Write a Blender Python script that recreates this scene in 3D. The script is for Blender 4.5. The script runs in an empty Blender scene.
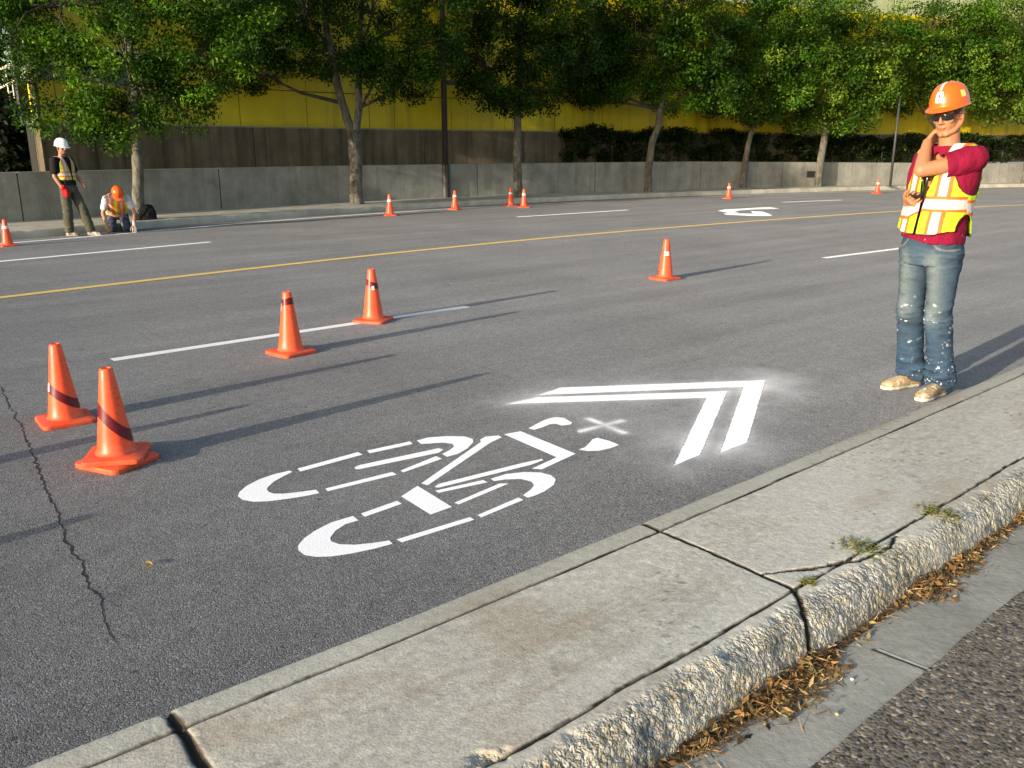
import bpy, math, random
import numpy as np
from mathutils import Vector, Matrix, Euler, noise
C = bpy.context.scene.collection
R = math.radians
rng = np.random.default_rng(7)
random.seed(7)

# ------------------------------------------------------------------ helpers
def tag(o, label=None, cat=None, group=None, kind=None):
    if label: o['label'] = label
    if cat: o['category'] = cat
    if group: o['group'] = group
    if kind: o['kind'] = kind
    return o

def empty(name, loc=(0, 0, 0), rz=0.0, scale=1.0, **k):
    o = bpy.data.objects.new(name, None)
    o.empty_display_size = 0.2
    C.objects.link(o); o.location = loc; o.rotation_euler = (0, 0, rz); o.scale = (scale,)*3
    return tag(o, **k)

def mesh(name, V, F, mat, parent=None, col=None, smooth=False, alpha=None):
    me = bpy.data.meshes.new(name)
    V = np.asarray(V, dtype=np.float32).reshape(-1, 3)
    if isinstance(F, np.ndarray):
        n, k = F.shape
        me.vertices.add(len(V)); me.vertices.foreach_set('co', V.ravel())
        me.loops.add(n*k); me.loops.foreach_set('vertex_index', F.astype(np.int32).ravel())
        me.polygons.add(n)
        me.polygons.foreach_set('loop_start', np.arange(0, n*k, k, dtype=np.int32))
        me.update(calc_edges=True)
    else:
        me.from_pydata([tuple(map(float, v)) for v in V], [], [tuple(int(i) for i in f) for f in F])
        me.update()
    me.validate()
    if col is not None:
        a = me.color_attributes.new('Col', 'FLOAT_COLOR', 'POINT')
        c = np.ones((len(V), 4), dtype=np.float32); c[:, :3] = np.asarray(col, dtype=np.float32)
        if alpha is not None: c[:, 3] = alpha
        a.data.foreach_set('color', c.ravel())
    if smooth:
        me.polygons.foreach_set('use_smooth', np.ones(len(me.polygons), dtype=bool))
    if mat: me.materials.append(mat)
    o = bpy.data.objects.new(name, me); C.objects.link(o)
    if parent is not None: o.parent = parent
    return o

class MB:
    def __init__(s): s.V = []; s.F = []
    def add(s, V, F):
        b = len(s.V); s.V += [tuple(v) for v in V]; s.F += [tuple(i+b for i in f) for f in F]; return s
    def box(s, lo, hi, M=None):
        x0, y0, z0 = lo; x1, y1, z1 = hi
        V = [(x0,y0,z0),(x1,y0,z0),(x1,y1,z0),(x0,y1,z0),(x0,y0,z1),(x1,y0,z1),(x1,y1,z1),(x0,y1,z1)]
        if M is not None: V = [tuple(M @ Vector(v)) for v in V]
        return s.add(V, [(0,3,2,1),(4,5,6,7),(0,1,5,4),(1,2,6,5),(2,3,7,6),(3,0,4,7)])
    def tube(s, pts, rad, n=10, cap=True):
        pts = [Vector(p) for p in pts]; V = []; F = []
        up = Vector((0.13, 0.21, 1)).normalized()
        prev = None
        for i, p in enumerate(pts):
            d = (pts[min(i+1, len(pts)-1)] - pts[max(i-1, 0)]).normalized()
            a = d.cross(up) if prev is None else prev - d*prev.dot(d)
            if a.length < 1e-4: a = d.cross(Vector((1, 0, 0)))
            a.normalize(); prev = a; b = d.cross(a)
            for k in range(n):
                t = 2*math.pi*k/n
                V.append(tuple(p + (a*math.cos(t) + b*math.sin(t))*rad[i]))
        for i in range(len(pts)-1):
            for k in range(n):
                F.append((i*n+k, i*n+(k+1) % n, (i+1)*n+(k+1) % n, (i+1)*n+k))
        if cap:
            F.append(tuple(range(n))[::-1]); F.append(tuple((len(pts)-1)*n+k for k in range(n)))
        return s.add(V, F)
    def build(s, name, mat, parent=None, smooth=False, bevel=0):
        o = mesh(name, s.V, s.F, mat, parent, smooth=smooth)
        if bevel:
            m = o.modifiers.new('b', 'BEVEL'); m.width = bevel; m.segments = 2; m.limit_method = 'ANGLE'
        return o

def vnoise(P, scale, seed=0.0, octv=3):
    """fast value noise (numpy) in 3D, -1..1"""
    P = np.asarray(P, dtype=np.float64)*scale + seed*17.31
    out = np.zeros(len(P)); amp = 1.0; tot = 0
    for o_ in range(octv):
        I = np.floor(P).astype(np.int64); f = P - I; f = f*f*(3-2*f)
        def h(dx, dy, dz):
            n = (I[:, 0]+dx)*374761393 + (I[:, 1]+dy)*668265263 + (I[:, 2]+dz)*2147483647
            n = (n ^ (n >> 13))*1274126177; n = n ^ (n >> 16)
            return (n & 0xffff)/32767.5 - 1
        x, y, z = f.T
        v = (((h(0,0,0)*(1-x)+h(1,0,0)*x)*(1-y) + (h(0,1,0)*(1-x)+h(1,1,0)*x)*y)*(1-z)
             + ((h(0,0,1)*(1-x)+h(1,0,1)*x)*(1-y) + (h(0,1,1)*(1-x)+h(1,1,1)*x)*y)*z)
        out += v*amp; tot += amp; amp *= .5; P = P*2.03 + 5.7
    return out/tot

def sstep(a, b, x):
    t = np.clip((x-a)/(b-a), 0, 1); return t*t*(3-2*t)

def mixc(a, b, t):
    t = np.asarray(t)[:, None]; return np.asarray(a)*(1-t) + np.asarray(b)*t

# ------------------------------------------------------------------ materials
class NT:
    def __init__(s, name):
        s.m = bpy.data.materials.new(name); s.m.use_nodes = True; s.t = s.m.node_tree
        s.bsdf = s.t.nodes['Principled BSDF']; s.out = s.t.nodes['Material Output']
    def n(s, typ, **k):
        nd = s.t.nodes.new(typ)
        for a, v in k.items():
            if a.startswith('i_'):
                key = a[2:]; key = int(key) if key.isdigit() else key.replace('_', ' ')
                nd.inputs[key].default_value = v
            else: setattr(nd, a, v)
        return nd
    def l(s, a, b): s.t.links.new(a, b)
    def coord(s, kind='Object'):
        return s.n('ShaderNodeTexCoord').outputs[kind] if kind != 'pos' else s.n('ShaderNodeNewGeometry').outputs['Position']
    def noise(s, co, scale, detail=4, rough=.55, sc=None, rotz=0):
        if sc or rotz:
            mp = s.n('ShaderNodeMapping'); s.l(co, mp.inputs[0]); mp.inputs['Scale'].default_value = sc or (1, 1, 1)
            mp.inputs['Rotation'].default_value = (0, 0, 0)
            if rotz:
                mp0 = s.n('ShaderNodeMapping'); s.l(co, mp0.inputs[0]); mp0.inputs['Rotation'].default_value = (0, 0, rotz)
                s.l(mp0.outputs[0], mp.inputs[0])
            co = mp.outputs[0]
        nd = s.n('ShaderNodeTexNoise'); nd.inputs['Scale'].default_value = scale
        nd.inputs['Detail'].default_value = detail; nd.inputs['Roughness'].default_value = rough
        s.l(co, nd.inputs['Vector']); return nd.outputs['Fac']
    def ramp(s, fac, stops):
        r = s.n('ShaderNodeValToRGB'); e = r.color_ramp.elements
        while len(e) < len(stops): e.new(.5)
        for i, (p, c) in enumerate(stops):
            e[i].position = p; e[i].color = (*c, 1) if isinstance(c, tuple) else (c, c, c, 1)
        s.l(fac, r.inputs[0]); return r.outputs[0]
    def mix(s, a, b, fac, mode='MIX'):
        m = s.n('ShaderNodeMix', data_type='RGBA', blend_type=mode)
        for v, i in ((fac, 0), (a, 6), (b, 7)):
            if isinstance(v, (int, float)): m.inputs[i].default_value = v if i == 0 else (v, v, v, 1)
            elif isinstance(v, tuple): m.inputs[i].default_value = (*v, 1)
            else: s.l(v, m.inputs[i])
        return m.outputs[2]
    def math(s, op, a, b=0.0):
        m = s.n('ShaderNodeMath', operation=op)
        for v, i in ((a, 0), (b, 1)):
            if isinstance(v, (int, float)): m.inputs[i].default_value = v
            else: s.l(v, m.inputs[i])
        return m.outputs[0]
    def bump(s, h, strength, dist, prev=None):
        b = s.n('ShaderNodeBump'); b.inputs['Strength'].default_value = strength; b.inputs['Distance'].default_value = dist
        s.l(h, b.inputs['Height'])
        if prev is not None: s.l(prev, b.inputs['Normal'])
        return b.outputs[0]
    def voro(s, co, scale, feature='F1', out='Distance', rnd=1.0):
        v = s.n('ShaderNodeTexVoronoi', feature=feature); v.inputs['Scale'].default_value = scale
        v.inputs['Randomness'].default_value = rnd
        s.l(co, v.inputs['Vector']); return v.outputs[out]
    def done(s, col=None, rough=.8, nrm=None, spec=.5, **k):
        if col is not None:
            if isinstance(col, tuple): s.bsdf.inputs['Base Color'].default_value = (*col, 1)
            else: s.l(col, s.bsdf.inputs['Base Color'])
        if isinstance(rough, (int, float)): s.bsdf.inputs['Roughness'].default_value = rough
        else: s.l(rough, s.bsdf.inputs['Roughness'])
        s.bsdf.inputs['Specular IOR Level'].default_value = spec
        if nrm is not None: s.l(nrm, s.bsdf.inputs['Normal'])
        for a, v in k.items(): s.bsdf.inputs[a.replace('_', ' ')].default_value = v
        return s.m

def m_asphalt(name, base, grain, coarse, fines=1.0, tintA=(1, .99, .98), tintB=(1, 1, 1), light=.7, deep=.38, lane=False):
    t = NT(name); co = t.coord('pos')
    cell = t.voro(co, grain, out='Color'); sep = t.n('ShaderNodeSeparateColor'); t.l(cell, sep.inputs[0])
    dist = t.voro(co, grain)
    g2 = t.noise(co, grain*.45, 3, .7)
    big = t.noise(co, .55, 5, .6)
    band = t.noise(co, 1.0, 4, .6, sc=(2.4, .10, 1), rotz=R(49))      # wheel bands along the carriageway
    fine = t.ramp(sep.outputs[0], [(0, deep), (.35, .85), (.85, 1.05), (1, 1+light)])
    blot = t.ramp(t.noise(co, 14, 5, .65), [(.3, .86), (.7, 1.12)])
    b1 = t.ramp(big, [(.3, .86), (.7, 1.13)]); b2 = t.ramp(band, [(.3, .84), (.7, 1.14)])
    pit = t.ramp(t.voro(co, 6.5), [(0.0, .35), (.05, .5), (.08, 1.0)]); spots = t.ramp(t.noise(co, 3.2, 3, .5), [(.66, 1.0), (.74, .80)])
    c = t.mix(base, fine, 1.0, 'MULTIPLY')
    for x in (blot, b1, b2, pit, spots): c = t.mix(c, x, 1.0, 'MULTIPLY')
    warm = t.mix(tintA, tintB, t.ramp(t.noise(co, grain*.8, 2), [(.4, 0.0), (.62, 1.0)]))
    c = t.mix(c, warm, 1.0, 'MULTIPLY')
    hm = t.math('ADD', t.math('MULTIPLY', dist, -1.0), t.math('MULTIPLY', g2, .8))
    nb = t.bump(hm, .62*fines, coarse)
    if lane:   # base colour darkened leftwards, standing in for lens vignette and view-angle falloff
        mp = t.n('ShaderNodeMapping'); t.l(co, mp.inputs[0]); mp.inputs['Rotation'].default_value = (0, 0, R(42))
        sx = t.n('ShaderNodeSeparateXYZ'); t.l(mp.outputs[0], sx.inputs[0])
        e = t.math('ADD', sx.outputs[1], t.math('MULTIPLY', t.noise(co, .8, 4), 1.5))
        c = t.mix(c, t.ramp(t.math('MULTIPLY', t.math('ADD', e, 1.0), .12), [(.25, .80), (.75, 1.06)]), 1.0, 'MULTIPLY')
    t.bsdf.inputs['Diffuse Roughness'].default_value = .3
    return t.done(c, .8, nb, .3)

def m_concrete(name, base, bump=.004, streak=False, dark=(.05, .045, .035), sd=.5, warm=(.30, .20, .12), wamt=.25):
    t = NT(name); co = t.coord('pos')
    n1 = t.noise(co, 2.2, 6, .65); n2 = t.noise(co, 40, 4, .7); n3 = t.noise(co, 9, 5, .7)
    c = t.mix(tuple(x*.72 for x in base), tuple(min(1, x*1.25) for x in base), t.ramp(n1, [(.3, 0.0), (.7, 1.0)]))
    c = t.mix(c, t.ramp(n2, [(.25, .78), (.6, 1.08)]), .8, 'MULTIPLY')
    c = t.mix(c, warm, t.math('MULTIPLY', t.ramp(n3, [(.52, 0.0), (.75, 1.0)]), wamt))
    if streak:
        st = t.noise(co, 1.0, 5, .7, sc=(3.2, 3.2, .12))
        c = t.mix(c, dark, t.math('MULTIPLY', t.ramp(st, [(.42, 0.0), (.72, 1.0)]), sd))
    pit = t.ramp(t.voro(co, 30), [(0, .5), (.05, .7), (.1, 1.0)])
    c = t.mix(c, pit, .7, 'MULTIPLY')
    nb = t.bump(t.math('ADD', n2, n3), .6, bump)
    return t.done(c, .85, nb, .25)

def m_vcol(name, rough=.8, nscale=60, namt=.18, bump=.0015, spec=.3, sss=0, sheen=0):
    t = NT(name); co = t.coord('Object'); a = t.n('ShaderNodeVertexColor', layer_name='Col')
    n = t.noise(co, nscale, 4, .6)
    c = t.mix(a.outputs[0], t.ramp(n, [(.3, 1-namt), (.7, 1+namt)]), 1.0, 'MULTIPLY')
    nb = t.bump(n, .7, bump) if bump else None
    m = t.done(c, rough, nb, spec)
    if sss:
        t.bsdf.inputs['Subsurface Weight'].default_value = sss
        t.bsdf.inputs['Subsurface Radius'].default_value = (.012, .005, .003); t.bsdf.inputs['Subsurface Scale'].default_value = 1
    return m

def m_plain(name, col, rough=.6, nscale=30, namt=.12, bump=.001, spec=.4, **k):
    t = NT(name); co = t.coord('Object'); n = t.noise(co, nscale, 4, .6)
    c = t.mix(col, t.ramp(n, [(.3, 1-namt), (.7, 1+namt)]), 1.0, 'MULTIPLY')
    return t.done(c, rough, t.bump(n, .6, bump) if bump else None, spec, **k)

def m_leaf(name, hue=(1, 1, 1)):
    t = NT(name); a = t.n('ShaderNodeVertexColor', layer_name='Col')
    c = t.mix(a.outputs[0], hue, 1.0, 'MULTIPLY')
    t.done(c, .6, None, .2)
    tr = t.n('ShaderNodeBsdfTranslucent'); t.l(t.mix(c, (1.3, 1.35, .45), 1.0, 'MULTIPLY'), tr.inputs[0])
    mx = t.n('ShaderNodeMixShader'); mx.inputs[0].default_value = .28
    t.l(t.bsdf.outputs[0], mx.inputs[1]); t.l(tr.outputs[0], mx.inputs[2]); t.l(mx.outputs[0], t.out.inputs[0])
    return t.m

def m_bark(name, base):
    t = NT(name); co = t.coord('Object')
    n = t.noise(co, 14, 6, .7, sc=(1, 1, .3)); n2 = t.noise(co, 5, 4)
    c = t.mix(tuple(x*.4 for x in base), tuple(x*1.35 for x in base), t.ramp(n, [(.35, 0.0), (.65, 1.0)]))
    c = t.mix(c, t.ramp(n2, [(.3, .7), (.7, 1.2)]), 1.0, 'MULTIPLY')
    return t.done(c, .9, t.bump(n, 1, .02), .2)

def m_paint(name, col, wear=.0, alpha=False):
    t = NT(name); co = t.coord('pos')
    n = t.noise(co, 160, 3, .7); v = t.voro(co, 230)
    c = t.mix(col, t.ramp(n, [(.25, .90), (.6, 1.03)]), 1.0, 'MULTIPLY')
    pin = t.ramp(t.math('ADD', t.math('MULTIPLY', t.noise(co, 330, 2, .6), .7), t.math('MULTIPLY', t.noise(co, 12, 3), .3)), [(.30, .35), (.36, 1.0)]); c = t.mix(c, pin, 1.0, 'MULTIPLY')
    if wear:
        w = t.ramp(t.math('ADD', t.math('MULTIPLY', t.noise(co, 90, 4, .8), .7), t.math('MULTIPLY', t.noise(co, 5, 4, .7), .3)), [(.5-wear*.1, 0.0), (.62, 1.0)])
        c = t.mix(c, (.16, .16, .16), t.math('MULTIPLY', w, wear))
    t.bsdf.inputs['Diffuse Roughness'].default_value = .3
    t.done(c, .65, t.bump(t.math('ADD', t.math('MULTIPLY', v, -1.0), n), .35, .0025), .4)
    if alpha:
        a = t.n('ShaderNodeVertexColor', layer_name='Col')
        hf = t.noise(co, 260, 3, .8); lf = t.noise(co, 18, 4, .7)
        k = t.math('ADD', t.math('MULTIPLY', hf, .75), t.math('MULTIPLY', lf, .16))
        d = t.math('MULTIPLY', t.math('SUBTRACT', t.math('ADD', a.outputs['Alpha'], k), .58), 1.35)
        d = t.math('MINIMUM', t.math('MAXIMUM', d, 0.0), 1.0)
        edge = t.math('MINIMUM', t.math('MULTIPLY', a.outputs['Alpha'], 8.0), 1.0)
        d = t.math('MULTIPLY', d, edge)
        tp = t.n('ShaderNodeBsdfTransparent'); mx = t.n('ShaderNodeMixShader')
        t.l(d, mx.inputs[0]); t.l(tp.outputs[0], mx.inputs[1]); t.l(t.bsdf.outputs[0], mx.inputs[2]); t.l(mx.outputs[0], t.out.inputs[0])
    return t.m

M = {}
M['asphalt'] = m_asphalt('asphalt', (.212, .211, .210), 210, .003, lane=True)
M['asphalt_near'] = m_asphalt('coarse_asphalt', (.150, .142, .128), 95, .0035, 1.0, (1.15, .98, .74), (.85, .88, .95), light=1.3, deep=.22)
M['wall'] = m_concrete('wall_concrete', (.30, .29, .25), .004, True, (.10, .095, .075), .45, wamt=.1)
M['wall_up'] = m_concrete('stained_concrete', (.19, .157, .10), .005, True, (.04, .033, .022), .9, wamt=.3)
M['kerb'] = m_concrete('kerb_concrete', (.47, .44, .36), .006)
M['gutter'] = m_concrete('gutter_concrete', (.33, .32, .275), .004, wamt=.1)
M['dark'] = m_plain('dark_gap', (.02, .02, .018), .9)
M['soil'] = m_plain('soil', (.06, .045, .03), .95, 12, .3, .01)
M['white'] = m_paint('fresh_white_paint', (.93, .93, .94))
M['white_worn'] = m_paint('worn_white_paint', (.80, .80, .79), .25)
M['white_faint'] = m_paint('faint_white_paint', (.66, .66, .64), .4)
M['yellow_line'] = m_paint('yellow_paint', (.72, .50, .13), .2)
M['spray'] = m_paint('sprayed_white_paint', (.84, .84, .86), 0, True)
M['leaf'] = m_leaf('leaf')
M['bark'] = m_bark('bark', (.09, .08, .06))
M['bark_pale'] = m_bark('pale_bark', (.15, .14, .11))

# ------------------------------------------------------------------ camera, light
FP, HZ, CH = 860.0, 148.0, 1.47
pitch = math.atan((384-HZ)/FP)
cam = bpy.data.cameras.new('camera'); cam.sensor_width = 36; cam.lens = 36*FP/1024; cam.clip_end = 2000; cam.clip_start = .05
co_ = bpy.data.objects.new('camera', cam); C.objects.link(co_)
co_.location = (0, 0, CH); co_.rotation_euler = (math.pi/2 - pitch, 0, 0)
bpy.context.scene.camera = co_
SUN_AZ, SUN_EL = 225.5, 11.0      # compass bearing of the sun, from +Y clockwise
sd = Vector((math.sin(R(SUN_AZ))*math.cos(R(SUN_EL)), math.cos(R(SUN_AZ))*math.cos(R(SUN_EL)), math.sin(R(SUN_EL))))
sl = bpy.data.lights.new('sun', 'SUN'); sl.energy = 7.2; sl.angle = R(.55); sl.color = (1.0, .89, .74)
so = bpy.data.objects.new('sun', sl); C.objects.link(so); so.rotation_euler = sd.to_track_quat('Z', 'Y').to_euler(); so.location = (-20, -20, 20)
w = bpy.data.worlds.new('World'); bpy.context.scene.world = w; w.use_nodes = True
nt = w.node_tree; bg = nt.nodes['Background']
sky = nt.nodes.new('ShaderNodeTexSky'); sky.sky_type = 'NISHITA'; sky.sun_disc = False
sky.sun_elevation = R(SUN_EL); sky.sun_rotation = R(SUN_AZ); sky.dust_density = 2.0; sky.air_density = 1.0
nt.links.new(sky.outputs[0], bg.inputs[0]); bg.inputs[1].default_value = .285
sc = bpy.context.scene
sc.view_settings.view_transform = 'Standard'; sc.view_settings.look = 'None'; sc.view_settings.exposure = 0; sc.view_settings.gamma = 1
sc.cycles.max_bounces = 6; sc.cycles.transparent_max_bounces = 12; sc.cycles.use_denoising = True

_c, _s = math.cos(pitch), math.sin(pitch)
def G(x, y, z=0.0):
    """a measured point of the photograph as a ground position in metres"""
    u = x-512; v = y-384; d = v*_c + FP*_s; f = FP*_c - v*_s; t = (CH-z)/d
    return Vector((u*t, f*t, z))

# ------------------------------------------------------------------ curves
def catmull(P, n=8):
    P = [Vector(p) for p in P]; out = []
    Q = [2*P[0]-P[1]] + P + [2*P[-1]-P[-2]]
    for i in range(1, len(Q)-2):
        a, b, c, d = Q[i-1:i+3]
        for k in range(n):
            t = k/n
            out.append(.5*((2*b) + (c-a)*t + (2*a-5*b+4*c-d)*t*t + (3*b-a-3*c+d)*t**3))
    out.append(P[-1]); return out

def offset(P, d):
    out = []
    for i, p in enumerate(P):
        t = (P[min(i+1, len(P)-1)] - P[max(i-1, 0)]); n = Vector((-t.y, t.x)).normalized()
        out.append(Vector((p.x + n.x*d, p.y + n.y*d)))
    return out

def cum(P):
    L = [0]
    for i in range(1, len(P)): L.append(L[-1] + (P[i]-P[i-1]).length)
    return L

def at_len(P, L, s):
    s = max(0, min(L[-1], s))
    for i in range(1, len(P)):
        if s <= L[i]:
            k = (s-L[i-1])/max(1e-9, L[i]-L[i-1]); return P[i-1].lerp(P[i], k)
    return P[-1]

def sub_curve(P, s0, s1, step=.5):
    L = cum(P); n = max(1, int((s1-s0)/step)); return [at_len(P, L, s0+(s1-s0)*k/n) for k in range(n+1)]

def near_len(P, q):
    L = cum(P); best = (1e9, 0)
    for i in range(len(P)-1):
        a, b = P[i], P[i+1]; ab = b-a; k = max(0, min(1, (Vector(q[:2])-a).dot(ab)/ab.length_squared))
        d = (a+ab*k-Vector(q[:2])).length
        if d < best[0]: best = (d, L[i] + k*ab.length)
    return best[1]

kerb = catmull([(-32, -9), (-20, 2), (-12.6, 9.6), (-8.46, 14.33), (-6.29, 17.5), (-4.5, 19.75), (-2.5, 21.85), (-.3, 23.75), (2.6, 25.95), (6.02, 28.15), (9.93, 30.3), (14.2, 32.3), (20, 34.4), (32, 38), (52, 42), (90, 46)])
wallb = catmull([(-34, -7), (-22, 4), (-14.3, 11.3), (-9.7, 16.2), (-7.4, 19.3), (-5.5, 21.5), (-3.3, 23.6), (-.5, 25.75), (2.8, 28.0), (6.5, 30.1), (10.4, 32.0), (14.85, 33.7), (20.4, 35.6), (32, 39.1), (52, 43.1), (90, 47.2)])
yell = catmull([(-26, -14), (-12, .8), (-7.6, 5.9), (-5.21, 8.67), (-3.77, 10.33), (-1.63, 12.6), (1.57, 15.5), (6.32, 19.1), (9.5, 21.15), (13.75, 23.5), (24, 27.9), (45, 33), (90, 40)])

def strip(curve, w, z, name, mat, **k):
    a = offset(curve, w/2); b = offset(curve, -w/2); n = len(curve)
    V = [(p.x, p.y, z) for p in a] + [(p.x, p.y, z) for p in b]
    F = [(i+n, i+1+n, i+1, i) for i in range(n-1)]
    o = mesh(name, V, F, mat); return tag(o, **k)

# ------------------------------------------------------------------ ground sheets
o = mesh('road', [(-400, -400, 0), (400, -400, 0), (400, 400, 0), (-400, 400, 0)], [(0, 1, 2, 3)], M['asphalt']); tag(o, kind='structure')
# far pavement
top = kerb; wb = wallb
def band_between(A, B, z, name, mat, n=160, kind='structure', zb=None):
    LA, LB = cum(A), cum(B); V = []
    for k in range(n+1):
        a = at_len(A, LA, LA[-1]*k/n); b = at_len(B, LB, LB[-1]*k/n); V += [(a.x, a.y, z), (b.x, b.y, z if zb is None else zb)]
    F = [(2*i, 2*i+2, 2*i+3, 2*i+1) for i in range(n)]
    return tag(mesh(name, V, F, mat), kind=kind)
band_between(offset(kerb, .17), wallb, .125, 'far_pavement', M['kerb'])
# far kerb: chipped concrete profile
def far_kerb():
    L = cum(kerb); prof = [(0, 0), (-.0, .05), (.006, .10), (.03, .13), (.10, .137), (.175, .132), (.18, 0)]
    s0, s1 = near_len(kerb, (-16, 6)), near_len(kerb, (40, 40)); n = 900; V = []
    for i in range(n+1):
        s = s0+(s1-s0)*i/n; p = at_len(kerb, L, s); q = at_len(kerb, L, s+.02); t = (q-p).normalized(); nn = Vector((-t.y, t.x))
        jo = .02 if (s % 3.05) < .05 else 0
        for (d, z) in prof:
            r = noise.noise(Vector((s*3, d*20, z*20)))*.016 if 0 < z else 0
            V.append((p.x+nn.x*(d+r+jo*.6), p.y+nn.y*(d+r+jo*.6), max(0, z + (r*.9 - jo*.4 if z > .05 else 0))))
    m = len(prof); F = [(i*m+j, (i+1)*m+j, (i+1)*m+j+1, i*m+j+1) for i in range(n) for j in range(m-1)]
    tag(mesh('far_kerb', V, F, M['kerb'], smooth=True), kind='structure')
far_kerb()

# ------------------------------------------------------------------ median in (s, t) coordinates
AZ = R(48); MD = Vector((math.sin(AZ), math.cos(AZ))); MN = Vector((MD.y, -MD.x)); MO = Vector((.47, 2.9))
def shift(s):
    return np.interp(s, [-12, -4, -2, -1, 0, 1, 2, 4, 8, 16, 30], [-1.6, -.24, -.085, -.032, 0, .026, .048, .085, .22, 1.1, 4.2])
def ST(s, t, z=0.0):
    s = np.asarray(s, dtype=float); t = np.asarray(t, dtype=float) + shift(s)
    return np.stack([MO.x + MD.x*s + MN.x*t, MO.y + MD.y*s + MN.y*t, np.zeros_like(s)+z], -1)

def median_mesh(S, fine):
    # profile control: (t, z)
    ctl = [(-.035, 0), (-.035, .06), (-.032, .115), (-.022, .127), (0, .131), (.6, .134), (.66, .134), (.70, .130), (.735, .112), (.762, .07), (.782, .02), (.79, -.01)]
    T = []
    for (a, b) in zip(ctl[:-1], ctl[1:]):
        ln = math.hypot(b[0]-a[0], b[1]-a[1]); n = max(1, int(ln/(fine)))
        for k in range(n): T.append((a[0]+(b[0]-a[0])*k/n, a[1]+(b[1]-a[1])*k/n))
    T.append(ctl[-1]); T = np.array(T)
    ns, nt_ = len(S), len(T)
    ss = np.repeat(S, nt_); tt = np.tile(T[:, 0], ns); zz = np.tile(T[:, 1], ns).copy()
    P2 = np.stack([ss, tt, zz*0], -1); P3 = np.stack([ss, tt, zz], -1)
    wob = vnoise(P2, 3.0, 1)*.010 + vnoise(P2, 17, 2)*.004
    jw = vnoise(P2, 6, 5)*.010 + vnoise(P2, 31, 6)*.003
    # grooves and joints
    g1 = .068 + wob*.5
    d1 = np.abs(tt-g1); cut = .013*np.exp(-(d1/.0055)**2)*(.75+.4*vnoise(P2, 8, 3))
    g2 = .63 + wob*1.1; d2 = np.abs(tt-g2); gs = sstep(-1.35, -1.1, ss)
    cut += .014*np.exp(-(d2/.0052)**2)*gs*(.8+.4*vnoise(P2, 7, 4))
    jd = np.full_like(ss, 9.0); dkm = np.zeros_like(ss)
    for j, sl_ in ((-4.7, 0), (-1.70, -.02), (.03, -.03), (3.75, 0), (7.4, 0)):
        jc = j + jw + sl_*np.clip(tt, 0, .63)/.63
        jc = np.where(tt > .63, j + sl_ + jw*2.2 - (tt-.63)*1.0, jc)
        jd = np.minimum(jd, np.abs(ss-jc))
        wj = np.where(tt > .63, .009, .0065 if j > -1 else .010)
        dkm = np.maximum(dkm, sstep(1.9, 1.15, np.abs(ss-jc)/wj*(1+.35*vnoise(P2, 25, 71))))
        cut += (.0085 if j > -1 else .013)*np.exp(-(np.abs(ss-jc)/wj)**2)
    # cracks that branch at the joint
    def crack(pts, depth=.016, wd=.0045):
        nonlocal cut
        dd = np.full_like(ss, 9.0)
        x = ss + vnoise(P2, 40, 9)*.006; y = tt + vnoise(P2, 40, 10)*.006
        for (a, b) in zip(pts[:-1], pts[1:]):
            ax, ay = a; bx, by = b; k = np.clip(((x-ax)*(bx-ax)+(y-ay)*(by-ay))/((bx-ax)**2+(by-ay)**2), 0, 1)
            dd = np.minimum(dd, np.hypot(x-ax-k*(bx-ax), y-ay-k*(by-ay)))
        cut = cut + depth*np.exp(-(dd/wd)**2); dkm[:] = np.maximum(dkm, sstep(1.8, 1.0, dd/wd))
        return dd
    cr = np.minimum(crack([(.10, .545), (.20, .60), (.32, .635)], .010, .006), crack([(.01, .50), (.12, .56), (.17, .60)], .006, .004))
    cr = np.minimum(cr, crack([(.24, .61), (.34, .66), (.52, .675), (.62, .645)], .010, .005))
    # rough broken kerb face
    rough = sstep(.658, .715, tt + vnoise(P2, 5, 11)*.035 + vnoise(P2, 40, 61)*.012)
    smoothpatch = sstep(.15, .45, vnoise(P3, 2.6, 12))*sstep(.35, 1.0, ss)      # some lengths keep their cast face
    rough = rough*(1-.8*smoothpatch)
    rb = (np.abs(vnoise(P3, 22, 13, 4))*.009 + np.abs(vnoise(P3, 75, 14, 2))*.005 + vnoise(P3, 9, 15)*.008 + .002)
    hole = sstep(.02, -.01, np.hypot((ss+1.22)*.7, tt-.615)-.022+.035*vnoise(P2, 22, 55, 3))
    rough = np.maximum(rough, hole)
    nx = np.gradient(T[:, 0]); nz = np.gradient(T[:, 1]); ln = np.hypot(nx, nz); NT_, NZ_ = -nz/ln, nx/ln
    Nt = np.tile(NT_, ns); Nz = np.tile(NZ_, ns)
    disp = -rough*(rb*.9) - cut + (1-rough)*vnoise(P2, 60, 20)*.0008 - hole*.006*(.5+vnoise(P2, 60, 56, 2))
    tt2 = tt + Nt*disp; zz2 = zz + Nz*disp
    V = ST(ss, tt2); V[:, 2] = zz2
    # colour
    base = np.tile(np.array([.53, .50, .41]), (len(ss), 1))
    n_lo = vnoise(P2*np.array([.35, 1, 1]), 4, 30, 4); n_hi = vnoise(P2*np.array([.35, 1, 1]), 70, 31, 3)
    base *= (1 + .16*n_lo + .30*n_hi)[:, None]
    base *= (1 + .10*vnoise(P2, 1.3, 39, 3))[:, None]
    strip_ = sstep(.075, .06, tt); base = mixc(base, [.40, .385, .31], strip_*.6)
    pale = sstep(.1, .5, vnoise(P2*np.array([.4, 1, 1]), 3.1, 32, 4) + sstep(.35, .62, tt)*.45 - .1)
    base = mixc(base, [.58, .56, .48], pale*.55)
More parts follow.
